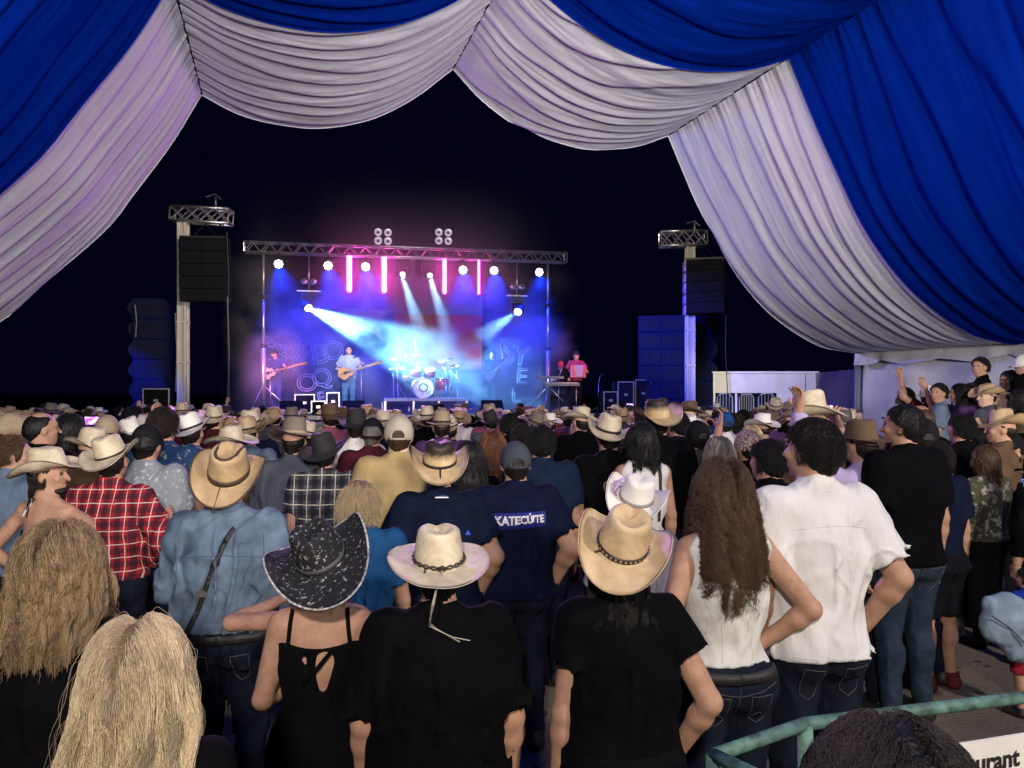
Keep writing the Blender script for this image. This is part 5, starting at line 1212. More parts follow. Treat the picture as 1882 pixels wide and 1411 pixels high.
person('keyboard player in black with a red cap bent over the keys', (cx_, cy_, DECK-.18), 1.66, 180, arms=('play','play'), topm=BK, hair='short', hm=hmat(10, -22, off=(0,.05,-.02)), cap=C_red, group='musicians on stage', face=math.pi+.10, skin_=1)
cx_, cy_ = at_stage(1059, .9)
ac = person('accordion player in a red shirt and small dark hat', (cx_, cy_, DECK), 1.74, 182, arms=('squeeze','squeeze'), topm=cloth('shirt_rose', (.25,.04,.07), .2), legm=M_jeansK, hair='short', hat='small', hatm=F_blk, hm=hmat(15, 4), group='musicians on stage', face=math.pi+.10, skin_=1, eyes=True)
t = bpy.data.objects.new('accordion', None); col.objects.link(t); t.matrix_world = ac.matrix_basis @ Matrix.Translation((0,.235,1.18)); tag(t, 'white-striped accordion held by the hatted player', 'accordion')
a_ = MB()
for i in range(9): a_.box(((i-4)*.028, 0, 0), (.014, .17+.03*(i % 2), .34+.02*(i % 2)))
a_.build('bellows', mat('bellows_white', (.6,.56,.56), .6), t)
for s in (-1,1):
    a_ = MB(); a_.box((s*.17,0,0), (.09,.19,.38)); a_.build('case', mat('accordion_red', (.5,.05,.08), .3), t)
a_ = MB()
for i in range(10): a_.box((.215, .07, -.16+i*.034), (.035,.05,.026))
a_.build('keys', mat('keys_white'), t)

# ------------------------------------------------------------------ foreground crowd
def feature(px, topy, k, hat=False, floor=0.0):
    b0, H = pbase(px, topy, k, hat); return b0, H
PEOPLE = []
def put(label, px, topy, k, hatted=False, **kw):
    b0, H = pbase(px, topy, k, hatted or kw.get('hat') is not None); dz = kw.pop('floor', 0.0); H -= dz
    kw.setdefault('group', 'people standing in the crowd'); r = person(label, (b0[0], b0[1], dz), H, hatted_=hatted and not kw.get('cap'), **kw); PEOPLE.append((b0[0], b0[1])); return r

# 1 blonde woman, bottom left
o = put('woman with long straight blonde hair at the very front left', 250, 1157, 930, fem=True, top='tee', topm=BK, hair=None, arms=('down','down'), res=.010, b=1.02, hm=hmat(3))
l_ = link('hair', hair_cap('long', .007), o, hairmat('hair_blonde_under', (.30,.21,.10))); l_.matrix_local = hmat(3) @ Matrix.Scale(.97, 4)
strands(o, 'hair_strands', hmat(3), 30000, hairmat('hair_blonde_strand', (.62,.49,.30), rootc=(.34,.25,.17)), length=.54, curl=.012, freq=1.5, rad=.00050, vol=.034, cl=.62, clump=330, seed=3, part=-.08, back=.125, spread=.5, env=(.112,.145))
PREV = o
# 2 curly light brown hair, left edge
o = put('woman in black with long crimped light brown hair at the left edge', 107, 978, 690, fem=True, top='tee', topm=BK, hair=None, arms=('down','down'), res=.010, b=1.10, hm=hmat(-4))
l_ = link('hair', hair_cap('mid', .007), o, hairmat('hair_sand_under', (.085,.05,.022))); l_.matrix_local = hmat(-4) @ Matrix.Scale(.97, 4)
strands(PREV, 'flyaway_strands', hmat(3), 150, MATS['hair_blonde_strand'], length=.46, curl=.014, freq=1.8, rad=.00030, vol=.045, cl=0, clump=100, seed=33, part=-.08, back=.13, spread=1.2, env=(.12,.15))
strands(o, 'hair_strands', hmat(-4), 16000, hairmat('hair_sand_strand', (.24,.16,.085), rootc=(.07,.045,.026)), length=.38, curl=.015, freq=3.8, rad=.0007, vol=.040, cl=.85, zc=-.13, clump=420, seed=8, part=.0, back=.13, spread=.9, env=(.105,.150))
# 3 dark tousled head, bottom right
o = put('person with dark tousled hair cut off by the bottom edge at the right', 1655, 1352, 1870, top='tee', topm=BK, hair='short', hairc='black', res=.010, hm=hmat(-10))
strands(o, 'hair_strands', hmat(-10), 26000, hairmat('hair_dark_strand', (.012,.008,.007)), length=.15, curl=.005, freq=4, rad=.00042, vol=.014, cl=.3, clump=700, seed=5, part=.02, spread=1.2, lift=.5, npt=12)
# 4 centre man, black tee, straw hat
o = put('stocky man in a black tee and cream straw hat with a knotted cord band', 806, 968, 596, hatted=True, b=1.20, top='bigtee', topm=BK, legm=M_jeansK, hair='short', hairc='black', arms=('loose','loose'), res=.009, fold=1.2, hm=hmat(0, 6), hem=.80)
hh = add_hat(o, hmat(0, 6), 'flat', S_cream, None, (R(3), R(0), R(5)), n=96, scl=1.0)
M_cord = mat('cord_dark', (.03,.02,.018), .7, bump=(300,.5,.002)); mb = MB()
for ph in (0, math.pi):
    mb.tube([((.0885+.0035*math.cos(i*.85+ph))*math.cos(i*.0873), (.1055+.0035*math.cos(i*.85+ph))*math.sin(i*.0873), .013+.0055*math.sin(i*.85+ph)) for i in range(73)], .0034, 5)
mb.tube([(-.016,-.108,.012),(0,-.119,.024),(.016,-.108,.012),(0,-.114,.004),(-.016,-.108,.012)], .005, 6); mb.build('cord_band', M_cord, hh)
mb = MB(); mb.tube([(0,-.114,.008),(-.012,-.135,-.004),(-.025,-.17,-.020),(-.035,-.205,-.035),(-.045,-.225,-.06),(-.048,-.215,-.10),(-.045,-.17,-.15),(-.025,-.158,-.175),(.03,-.165,-.21),(.075,-.172,-.235)], .0022, 5); mb.tube([(0,-.114,.008),(-.004,-.14,-.006),(-.028,-.19,-.030),(-.040,-.222,-.062),(-.050,-.205,-.12),(-.048,-.165,-.16),(-.02,-.160,-.18),(.03,-.168,-.205),(.088,-.176,-.218)], .0022, 5); mb.build('chin_cord', mat('cord_pale', (.32,.28,.22), .6), hh)
mb = MB(); mb.tube([(-.055,-.098,.010),(-.060,-.108,-.002),(-.052,-.112,-.020)], .004, 5); mb.build('cord_end', M_cord, hh)
# 5 woman in black dress with tooled hat
hm5 = hmat(6, 10, -6)
o = put('woman in a black keyhole-back dress and tilted black tooled hat', 592, 968, 548, hatted=True, fem=True, b=1.08, top='dress', topm=cloth('dress_black', (.0035,.0035,.004), .2), hair='short', hairc='sand', arms=('front','front'), res=.009, fold=.5, hm=hm5)
hh = add_hat(o, hm5, 'big', TOOL, mat('band_tooled', (.05,.05,.05), .6), (R(10), R(-16), R(8)), n=96, scl=1.12)
mb = MB(); mb.tube([((.086+.128*.92)*math.cos(i*.0655)*(1-.10*(.075/.055)*abs(math.cos(i*.0655))**3), (.103+.128*(1.02+.10*(math.sin(i*.0655) < 0)))*math.sin(i*.0655), .075*abs(math.cos(i*.0655))**2.4-.035*math.sin(i*.0655)**2*(1+.5*(math.sin(i*.0655) > 0))) for i in range(97)], .0035, 5); mb.build('brim_lacing', mat('lacing_pale', (.35,.34,.32), .7, noise=(90,.9)), hh)
strands(o, 'hair_strands', hm5, 2600, hairmat('hair_honey', (.34,.20,.10)), length=.46, curl=.012, rad=.0009, vol=.02, clump=60, seed=12, part=-.5, back=.10, gather=.3, spread=.6, zroot=-.05, env=(.09,.12))
bv = bvh_of(o, ('body','dress'))
for s, x0 in ((-1,-.125), (1,.125)): flat_strap(o, bv, 'strap', [(x0*.93, 1.345), (x0*.86, 1.44), (x0*.80, 1.50)], .016, MATS['dress_black'], .003)
qa, qb = on_back(bv, .062, 1.352, .004), on_back(bv, -.050, 1.225, .004)
mb = MB(); mb.tube([qa, (qa+qb)/2+Vector((0,-.012,0)), qb], .009, 8); mb.build('back_strap', MATS['dress_black'], o)
# 6 woman in black tee and skirt with big golden straw hat
hm6 = hmat(-4, 12, 5)
o = put('woman in a black tee and skirt with a golden straw hat and studded band', 1142, 938, 596, hatted=True, fem=True, b=1.12, top='captee', topm=BK, legs='skirt', legm=cloth('skirt_black', (.0035,.0035,.004), .2), hair='bob', hairc='black', arms=('hip','down'), res=.009, fold=.9, hm=hm6, hem=.96)
hh = add_hat(o, hm6, 'tilt', S_gold, mat('band_studded', (.025,.014,.010), .5), (R(14), R(8), R(-18)), n=96, wide_band=.016, scl=1.0)
mb = MB()
for i in range(34):
    a = i/34*6.283; mb.box((math.cos(a)*.0895, math.sin(a)*.1065, .012*(1-.06*math.sin(a))+.001), (.006,.006,.006), (0,0,a))
mb.build('stud', M_silver, hh)
mb = MB(); mb.tube([(-.062,-.075,.012),(-.085,-.085,-.004),(-.098,-.105,-.016),(-.105,-.118,-.022)], [.004,.005,.006,.002], 6); mb.build('band_tassel', M_leatherB, hh)
strands(o, 'hair_strands', hm6, 13000, hairmat('hair_jet', (.007,.006,.006), .5), length=.36, curl=.017, freq=3.6, rad=.0010, vol=.03, cl=.85, zc=-.29, clump=150, seed=15, back=.135, spread=1.3, zroot=-.05, env=(.10,.145))
def wristband(root, pose, s, fem, m, nm='watch'):
    S, E, W, U, Fd = arm_pts(pose, s, fem); c = Vector(W-Fd*.015); q = Vector(Fd).to_track_quat('Z', 'Y').to_matrix()
    a = MB(); a.lathe([(.031,-.008),(.034,-.007),(.034,.007),(.031,.008)], c, 20, q); a.build(nm, m, root)
wristband(o, 'down', -1, True, M_leather, 'bracelet')
# 7 woman in white tank
hm7 = hmat(-6, 2)
o = put('woman in a white sleeveless top and jeans with long brown curls', 1330, 853, 476, fem=True, b=1.10, top='tank', topm=cloth('top_ivory', (.58,.575,.54), .06), hair=None, arms=('akimbo','hip'), res=.009, fold=.75, hm=hm7, hem=.985)
l_ = link('hair', hair_cap('mid', .007), o, HAIR['brown']); l_.matrix_local = hm7 @ Matrix.Scale(.95, 4)
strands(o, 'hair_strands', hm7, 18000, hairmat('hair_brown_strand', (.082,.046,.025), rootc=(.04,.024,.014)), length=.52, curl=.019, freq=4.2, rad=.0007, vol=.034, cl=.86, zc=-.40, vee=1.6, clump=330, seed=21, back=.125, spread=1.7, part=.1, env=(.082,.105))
bv = bvh_of(o, ('trousers','shirt'))
flat_strap(o, bvh_of(o, ('trousers',)), 'belt', [(-.165,.962),(0,.952),(.165,.962)], .034, M_leather, .012)
for s in (-1,1):
    sewn(o, bv, 'pocket_stitching', [(s*.045,.885),(s*.125,.89),(s*.118,.79),(s*.085,.765),(s*.052,.79),(s*.045,.885)], .0013, M_stitch); sewn(o, bv, 'pocket_stitching', [(s*.06,.80),(s*.085,.82),(s*.105,.80)], .0012, M_stitch)
    sewn(o, bv, 'seam', [(s*.15,.93),(s*.08,.905),(0,.885)], .0013, M_stitch)
sewn(o, bv, 'seam', [(0,.95),(0,.80)], .0013, M_stitch)
bv = bvh_of(o, ('shirt',))
for s in (-1,1): sewn(o, bv, 'seam', [(s*.070,1.40),(s*.075,1.25),(s*.055,1.08),(s*.07,.98)], .0012, mat('seam_pale', (.55,.53,.50), .8), off=.0005, sub=10)
# 8 man in white polo
hm8 = hmat(24, 0)
o = put('tall man with dark hair in a white polo shirt and jeans', 1495, 772, 451, b=1.03, top='polo', topm=W_, hair='short', hairc='black', arms=('hip','down'), res=.009, fold=1.15, hm=hm8, hem=.875, skin_=0, eyes=True)
fuzz(o, 'hair_strands', hm8, 9000, hairmat('hair_dark_strand'), length=.016, rad=.0009, seed=6, grow=.004)
bv = bvh_of(o, ('shirt',))
for z_, w_ in ((1.360,.155),): sewn(o, bv, 'seam', [(-w_,z_-.01),(-.08,z_+.004),(0,z_+.008),(.08,z_+.004),(w_,z_-.01)], .0016, MATS['seam_pale'], off=.0004, sub=10)
sewn(o, bv, 'hem_stitching', [(-.17,.905),(0,.895),(.17,.905)], .0012, MATS['seam_pale'], off=.0005, sub=12)
mb = MB(); mb.lathe([(.073,.0),(.070,.028),(.066,.030),(.066,.0)], (0,-.012,1.475), 28, Euler((R(-12),0,0)).to_matrix()); mb.build('collar', W_, o)
bv = bvh_of(o, ('trousers',))
for s in (-1,1): sewn(o, bv, 'pocket_stitching', [(s*.045,.85),(s*.125,.86),(s*.118,.755),(s*.085,.73),(s*.052,.755),(s*.045,.85)], .0013, M_stitch)
# 9 man in black tee further right
hm9 = hmat(32, 0)
o = put('tall man in a black tee and blue jeans seen beyond the green barrier', 1662, 746, 305, b=1.13, top='polo', topm=BK, legm=M_jeans2, hair='short', hairc='black', arms=('down','down'), res=.010, fold=.8, hm=hm9, hem=.885, eyes=True)
fuzz(o, 'hair_strands', hm9, 5000, hairmat('hair_dark_strand'), length=.010, rad=.0009, seed=6, grow=.004)
bv = bvh_of(o, ('trousers',))
for s in (-1,1): sewn(o, bv, 'pocket_stitching', [(s*.045,.875),(s*.125,.885),(s*.118,.775),(s*.085,.75),(s*.052,.775),(s*.045,.875)], .0022, M_stitch)
sewn(o, bv, 'seam', [(0,.92),(0,.80)], .002, M_stitch)
# 10 denim shirt man
hm10 = hmat(2, 14, 4)
o = put('broad man in a faded denim shirt and huge tan trimmed hat', 420, 822, 408, hatted=True, b=1.26, top='long', topm=DEN, hair='short', hairc='dark', arms=('front','folded'), res=.009, fold=1.9, hm=hm10, hem=.965)
hh = add_hat(o, hm10, 'trim', S_tan, mat('band_dark_beaded', (.04,.022,.012), .6, noise=(60,.8)), (R(20), R(5), R(-4)), n=96, wide_band=.024, scl=1.03)
M_trim = mat('trim_dark_brown', (.045,.026,.016), .7); w1 = .088
mb = MB(); mb.tube([((.086+w1*.92)*math.cos(i*.0655)*(1-.10*(.060/.055)*abs(math.cos(i*.0655))**3), (.103+w1*(1.02+.10*(math.sin(i*.0655) < 0)))*math.sin(i*.0655), .060*abs(math.cos(i*.0655))**2.4-.030*math.sin(i*.0655)**2*(1+.5*(math.sin(i*.0655) > 0))) for i in range(97)], .0038, 5); mb.build('brim_edge', M_trim, hh)
mb = MB(); mb.tube([(.044*math.cos(a)*1.05, -.012+.062*math.sin(a)*1.05, .128*(1-.06*math.sin(a)*.6)+.004) for a in np.linspace(math.pi*.98, math.pi*2.02, 20)]+[(.052,.06,.118)], .0065, 6); mb.tube([(-.046,-.012,.132),(-.052,.06,.118)], .0065, 6); mb.build('crown_trim', M_trim, hh)
mb = MB(); mb.tube([(0,-.108,.010),(.002,-.16,-.016),(.006,-.222,-.036)], .0022, 5); mb.build('brim_cord', M_trim, hh)
bv = bvh_of(o, ('shirt','trousers')); bt = flat_strap(o, bv, 'bag_strap', [(.06,1.43),(.03,1.38),(-.03,1.22),(-.09,1.06),(-.15,.93)], .022, M_leather, .008, 10)
mb = MB(); q = on_back(bv, -.055, 1.16, .012)
if q: mb.box(tuple(q), (.034,.008,.030)); mb.build('strap_buckle', M_silver, o)
sewn(o, bv, 'yoke_seam', [(-.20,1.305),(-.10,1.318),(0,1.322),(.10,1.312),(.20,1.30)], .0022, mat('seam_denim', (.05,.10,.19), .9), .0008, sub=12)
for s in (-1,1): sewn(o, bv, 'seam', [(s*.185,1.40),(s*.190,1.30),(s*.180,1.22)], .0022, MATS['seam_denim'], .0008, sub=10)
mb = MB(); mb.lathe([(.078,.0),(.074,.035),(.066,.036),(.066,.0)], (0,-.012,1.47), 28, Euler((R(-12),0,0)).to_matrix()); mb.build('collar', DEN, o)
bv = bvh_of(o, ('trousers',)); flat_strap(o, bv, 'belt', [(-.19,.955),(0,.945),(.19,.955)], .034, M_leather, .014)
for s in (-1,1): sewn(o, bv, 'pocket_stitching', [(s*.05,.87),(s*.135,.88),(s*.128,.77),(s*.09,.745),(s*.058,.77),(s*.05,.87)], .0018, M_stitch)
bg_ = bpy.data.objects.new('shoulder_bag', None); col.objects.link(bg_); bg_.matrix_world = o.matrix_basis @ Matrix.Translation((-.22,-.06,.84)); tag(bg_, 'small black shoulder bag at the denim-shirted man\'s left hip', 'bag')
me = surf([E_((0,0,0),(.05,.09,.11),k=.03), C_((0,-.05,-.05),(0,.05,-.05),.05,k=.04)], .010, 'bag_body'); link('bag_body', me, bg_, M_leather)
mb = MB(); mb.box((-.052,0,.03), (.01,.15,.10)); mb.build('flap', M_leather, bg_)
# 11 red plaid man
hm11 = hmat(3, 6, -3)
o = put('man in a red plaid western shirt with a cream cowboy hat and thin dark band', 205, 800, 318, hatted=True, b=1.14, top='long', topm=RPL, hair='short', hairc='dark', arms=('akimbo','front'), res=.009, fold=1.0, hm=hm11, hem=.945)
add_hat(o, hm11, 'cattle', S_cream, mat('band_dark', (.03,.014,.010), .5), (R(10), R(-10), R(0)), n=96, wide_band=.012)
mb = MB(); mb.lathe([(.075,.0),(.071,.033),(.064,.034),(.064,.0)], (0,-.012,1.47), 28, Euler((R(-12),0,0)).to_matrix()); mb.build('collar', RPL, o)
# 12 cream hat, profile, halter
hm12 = hmat(-72, -2, 0)
o = put('bearded person in cream hat and halter top turned in profile at the left', 88, 826, 330, hatted=True, b=.98, fem=True, top='halter', topm=BK, legm=M_jeansK, hair='short', hairc='dark', arms=('embrace','akimbo'), res=.010, fold=.4, hm=hm12, yaw=-12, eyes=True)
add_hat(o, hm12, 'cattle', S_cream, None, (R(12), 0, 0), n=96, scl=1.08)
strands(o, 'hair_strands', hm12, 1500, HAIR['dark'], length=.24, curl=.006, rad=.0014, vol=.012, clump=30, seed=5, back=.08, zroot=-.1, env=(.09,.09), spread=.4)
me = surf([E_((0,.045,-.095),(.050,.056,.036),k=.01), E_((0,.088,-.050),(.024,.010,.007),k=.004)], .006, 'beard', [((0,.02,0),(0,-1,0))], lambda x,y,z: (vnoise(x*200,y*200,z*200,3)-.5)*.006)
q = link('beard', me, o, HAIR['dark']); q.matrix_local = hm12
wristband(o, 'akimbo', -1, True, M_silver)
bv = bvh_of(o, ('body','shirt'))
flat_strap(o, bv, 'halter_strap', [(-.10,1.40),(-.06,1.46),(-.045,1.50)], .018, mat('strap_white', (.6,.58,.55), .7), .004)
# 13 navy shirt with sponsor print and grey cap
o = put('man in a navy tee with printed lettering and a dark grey cap', 948, 803, 330, b=1.20, top='polo', topm=cloth('tee_navy', (.005,.007,.024), .3), hair='short', hairc='dark', arms=('hip','hip'), res=.010, fold=.8, cap=C_gry, hem=.88, hatted=True)
bv = bvh_of(o, ('shirt',))
patch = MB(); 
pm = text_mesh('KATEC\u00daTE', .056, outline=.0026, space=.96); print_on(o, bv, 'lettering_outline', pm, 0, 1.33, M_white_print, .016, .03)
print_on(o, bv, 'lettering', text_mesh('TEC', .056), -.010, 1.3299, M_red_print, .015, .03)
flat_strap(o, bv, 'print_panel', [(-.15,1.325),(0,1.33),(.15,1.336)], .085, mat('print_navy_bright', (.006,.014,.16), .7), .009, 14)
# 14 navy polo with dark-crowned hat
hm14 = hmat(0, 4, 0)
o = put('broad man in a navy polo with white collar stripe and dark-crowned straw hat', 808, 812, 343, hatted=True, b=1.22, top='polo', topm=NV, hair='short', hairc='dark', arms=('hip','hip'), res=.010, fold=.7, hm=hm14, hem=.88)
hh = add_hat(o, hm14, 'curl', S_dark, F_blk, (R(14), R(0), R(0)), n=80, wide_band=.014, scl=1.06)
mb = MB(); mb.tube([(0,-.106,.008),(0,-.16,-.014),(0,-.205,-.036)], .0045, 6); mb.build('brim_cord', M_leather, hh)
mb = MB(); mb.lathe([(.080,.0),(.073,.034),(.066,.035),(.066,.0)], (0,-.012,1.47), 28, Euler((R(-12),0,0)).to_matrix()); cl_ = mb.build('collar', TEAL, o)
mb = MB(); mb.lathe([(.081,.0),(.081,.006),(.078,.007)], (0,-.012,1.47), 28, Euler((R(-12),0,0)).to_matrix()); mb.build('collar_stripe', M_white_print, cl_)
bv = bvh_of(o, ('shirt',)); print_on(o, bv, 'logo', text_mesh('\u25b2', .035), .15, 1.30, M_blue_print)
# 15 sandy-haired short person in front of tooled hat
o = put('short grey-blond person in a blue tee between plaid and yellow shirts', 662, 888, 385, top='tee', topm=TEAL, hair='tuft', hairc='sand', res=.010, hm=hmat(-8), b=.95)
fuzz(o, 'hair_strands', hmat(-8), 7000, hairmat('hair_greyblond', (.36,.27,.16)), length=.055, rad=.0011, seed=16, grow=.012, flat=1.2)
# 16 companion whose bent arm shows left of tooled hat
put('person mostly hidden behind the tooled hat, bare bent arm showing', 600, 1000, 500, fem=True, top='tank', topm=PUR, hair='bob', hairc='sand', arms=('down','cross'), res=.012)
# 17 white hat with lilac cords
hm17 = hmat(-5, 12, 6)
o = put('woman in pale shirt with a white hat and lilac cords', 1168, 872, 400, hatted=True, fem=True, top='tee', topm=LGR, hair='bob', hairc='dark', arms=('down','front'), res=.012, hm=hm17)
hh = add_hat(o, hm17, 'curl', S_white, mat('band_grey', (.25,.24,.22), .7), (R(12), R(6), R(-25)), n=80)
mb = MB(); mb.tube([(-.09,-.05,.0),(-.108,-.07,.04),(-.098,-.04,.09),(-.04,.0,.122)], .005, 5); mb.tube([(.09,-.06,.0),(.105,-.075,-.03),(.10,-.12,-.08),(.102,-.125,-.14)], .006, 5); mb.build('lilac_cord', mat('cord_lilac', (.50,.22,.62), .6), hh)

# green steel barrier at lower right with a notice
M_grn = mat('barrier_green', (.075,.155,.125), .62, noise=(22,.65), bump=(50,.6,.004))
def bp(px, py, k): return Vector(((px-CX)/k, F/k, CAMZ+(HY-py)/k))
A_, B_, C2_ = bp(1312, 1388, 745), bp(1480, 1330, 690), bp(1960, 1272, 615)
bq = empty('crowd_barrier', (B_.x, B_.y, 0)); tag(bq, 'green painted steel crowd barrier across the lower right corner', 'barrier')
def rb(p): return Vector(p)-Vector(bq.location)
def rail(nm, pts, r=.0175): m_ = MB(); m_.tube([rb(p) for p in pts], r, 10); m_.build(nm, M_grn, bq)
rail('top_rail', [A_, B_]); rail('top_rail', [B_, C2_])
dn = Vector((0,0,-.14)); rail('middle_rail', [A_+dn, B_+dn], .017); rail('middle_rail', [B_+dn, C2_+dn], .017)
A2 = bp(1480, 1470, 860); rail('top_rail', [A_, A2])
for p in (A_, B_, C2_): rail('post', [p, (p.x, p.y, .03)], .020)
for s, e, n_ in ((A_, B_, 6), (B_, C2_, 22)):
    for i in range(1, n_): p = s.lerp(e, i/n_)+dn; rail('bar', [p, (p.x, p.y, .22)], .009)
rail('bottom_rail', [(A_.x,A_.y,.2), (B_.x,B_.y,.2), (C2_.x,C2_.y,.2)], .017)
for p in (A_, B_, C2_): m_ = MB(); m_.box(rb((p.x, p.y, .015)), (.08,.5,.03)); m_.build('foot', M_grn, bq)
sc_ = bp(1862, 1380, 655)+Vector((0,-.03,0)); sg_ = empty('notice_sign', sc_, math.atan2(C2_.y-B_.y, C2_.x-B_.x)); tag(sg_, 'white notice with black lettering fixed to the green barrier', 'sign')
m_ = MB(); m_.box((-.10,0,0), (.52,.006,.125)); m_.build('sign_board', mat('sign_white', (.72,.70,.66), .5, noise=(9,.1)), sg_)
me = text_mesh('restaurant', .070, bold=.0024); o = link('lettering', me, sg_, mat('ink_black', (.01,.01,.01), .6)); o.rotation_euler = (R(90),0,0); o.location = (-.085-.07,-.005,0)

# ------------------------------------------------------------------ mid crowd placed by eye
bnd = F_blk
T = cloth
def mid(label, px, ty, k, **kw):
    kw.setdefault('res', .015); return put(label, px, ty, k, **kw)
mid('balding man in a black jacket near the left edge', 75, 757, 262, topm=BK, hair='bald', hairc='black', hm=hmat(-40), top='long', b=1.1)
mid('person with bushy black hair behind the profile hat', 128, 762, 250, topm=BK, hair='bob', hairc='black', fem=True)
mid('man in a tan cap in profile at the left edge', 18, 762, 245, topm=BK, hair='short', cap=F_tan, hm=hmat(-70), eyes=True)
mid('long-haired person in pale blue at the left edge', 22, 802, 300, topm=LBL, hair='pony', hairc='brown', hm=hmat(-60), fem=True)
mid('man in a second cream hat tucked behind the red plaid shirt', 168, 786, 268, topm=BRN, hat='cattle', hatm=S_cream, hattilt=(10,0,70), hairc='dark')
mid('man holding up a lit phone at the far left', 196, 765, 215, topm=GRY, arms=('phone','down'), hair='short', cap=F_tan)
mid('person in an upturned white hat near the left mast', 240, 768, 200, topm=LGR, hat='curl', hatm=S_white, hattilt=(0,-20,60))
mid('man in a black cap and pale striped shirt behind the red plaid', 268, 782, 292, topm=STR, hair='short', cap=C_blk, b=1.1, capback=True, top='tee')
mid('tall crop-haired man in a blue patterned shirt', 300, 750, 262, topm=BLP, hair='short', hairc='dark', b=1.08, top='tee')
mid('man in a tilted white hat and light blue shirt', 352, 760, 232, topm=LBL, hat='cattle', hatm=S_white, band=bnd, hattilt=(8,-18,10))
mid('person in a cream hat seen side-on above the huge tan hat', 424, 784, 235, topm=BRN, hat='wide', hatm=S_cream, hattilt=(0,0,80))
mid('person in a tan hat and blue denim top right of the huge tan hat', 456, 766, 212, topm=DEN, hat='curl', hatm=S_tan, band=bnd, hattilt=(5,-8,0))
mid('broad man in a grey tee and wide grey-brown hat', 540, 770, 262, topm=GRY, hat='wide', hatm=F_gry, band=F_tan, hattilt=(-8,6,30), b=1.3, top='long')
mid('man in a black hat and black-and-cream plaid shirt', 597, 795, 270, topm=BPL, hat='wide', hatm=F_blk, hattilt=(12,-14,0), b=1.06)
mid('person in a black hat and white printed shirt', 655, 752, 212, topm=printed('white_red_print', (.62,.60,.56), [(.4,.04,.05), (.3,.1,.1)], 14, .66), hat='cattle', hatm=F_blk, hattilt=(5,0,0), top='long')
mid('man with dark cap over grey hair in a maroon shirt', 684, 770, 232, topm=MAR, hair='short', hairc='grey', cap=C_blk, capback=True, b=1.1)
mid('large man in a mustard yellow tee and pale knit hat', 733, 765, 292, topm=YEL, hair='short', hairc='brown', cap=cloth('knit_beige', (.36,.32,.25), .2), b=1.22, top='tee', skin_=3)
mid('person in a brown-tan hat with black band above the dark crown', 812, 755, 195, topm=PUR, hat='round', hatm=F_tan, band=bnd)
mid('woman with long black hair beside the dark-crowned hat', 864, 812, 268, topm=BK, hair='long', hairc='black', fem=True)
o = mid('woman with long auburn hair and a pink floral top', 905, 794, 252, topm=FLO, hair='long', hairc='red', fem=True)
mid('man with short dark hair in a deep blue tee behind the grey cap', 994, 783, 272, topm=NV2, hair='short', hairc='black', b=1.12)
mid('man with cropped dark hair just behind the grey cap', 960, 780, 232, topm=PUR, hair='short', hairc='dark')
o = mid('person in a cream tilted hat and black tee with gold back print', 1118, 762, 258, topm=BK, hat='cattle', hatm=S_cream, band=bnd, hattilt=(10,14,-20), top='tee', b=1.05)
bv = bvh_of(o, ('shirt',)); print_on(o, bv, 'back_print', text_mesh('98', .17, outline=.004), .0, 1.27, M_gold_print); print_on(o, bv, 'back_print', text_mesh('98', .14, outline=.003), .0, 1.27, M_gold_print)
o = mid('woman in a white tank with black straps and a dark bun', 1180, 778, 268, topm=cloth('tank_white', (.62,.60,.57), .08), top='tank', hair='bob', hairc='black', fem=True, b=1.05)
bv = bvh_of(o, ('shirt','body'))
for s in (-1,1): flat_strap(o, bv, 'strap', [(s*.09,1.45),(s*.085,1.3),(s*.075,1.1)], .022, M_leather, .004)
o = mid('tall man in a black tee and woven brown hat', 1208, 735, 245, topm=BK, hat='curl', hatm=S_dark, hattilt=(8,-6,0), b=1.25, top='tee')
mid('person in a black cap and olive top behind the curly-haired woman', 1282, 775, 240, topm=OLV, hair='short', cap=C_blk)
mid('person in a hooded pale grey top behind the curly-haired woman', 1322, 805, 262, topm=LGR, hair='long', hairc='grey', fem=True)
o = mid('man with black hair and a grey strap across a black tee', 1412, 810, 330, topm=BK, hair='short', hairc='black', hm=hmat(20), b=1.1)
bv = bvh_of(o, ('shirt',)); flat_strap(o, bv, 'strap', [(-.08,1.44),(.06,1.33),(.14,1.2)], .035, mat('strap_grey', (.12,.14,.18), .8), .004)
mid('tall person in a big cream hat rising behind the white polo', 1487, 728, 285, topm=BRN, hat='tall', hatm=S_cream, hattilt=(-4,0,20), hm=hmat(30), skin_=1)
mid('person raising a bare arm toward the stage', 1395, 800, 250, topm=BRN, hair='short', arms=('down','raise'), hat='flat', hatm=F_tan, yaw=-20)
mid('person in a floral cap in front of the raised arm', 1375, 792, 262, topm=BK, hair='short', cap=printed('cap_floral', (.45,.42,.35), [(.03,.03,.03), (.35,.05,.06)], 60, .5))
o = mid('person in lavender with a brown hat lifting one hand', 1583, 772, 300, topm=LAV, hat='round', hatm=F_brn, arms=('phone','raise'), yaw=10, top='long')
mid('bald ginger-skinned man behind the tall man in black', 1692, 744, 232, topm=BK, hair='bald', hairc='brown', skin_=2)
mid('person in a black cap with a strap and bare shoulders', 1700, 772, 272, topm=BK, hair='short', cap=C_blk, top='tank', fem=True, hm=hmat(-30))
mid('dark-haired person in a black backpack at right', 1768, 762, 220, topm=BK, hair='short', hairc='black', top='long', b=1.15)
mid('man in a tan cowboy hat near the right edge', 1842, 755, 222, topm=BRN, hat='big', hatm=S_tan, hattilt=(8,8,50), hm=hmat(40))
o = mid('youth in a black cap and black tee with blue back print at the right edge', 1862, 798, 222, topm=BK, legm=M_jeansK, hair='short', cap=C_blk, capback=True, hm=hmat(60), eyes=True, b=1.05)
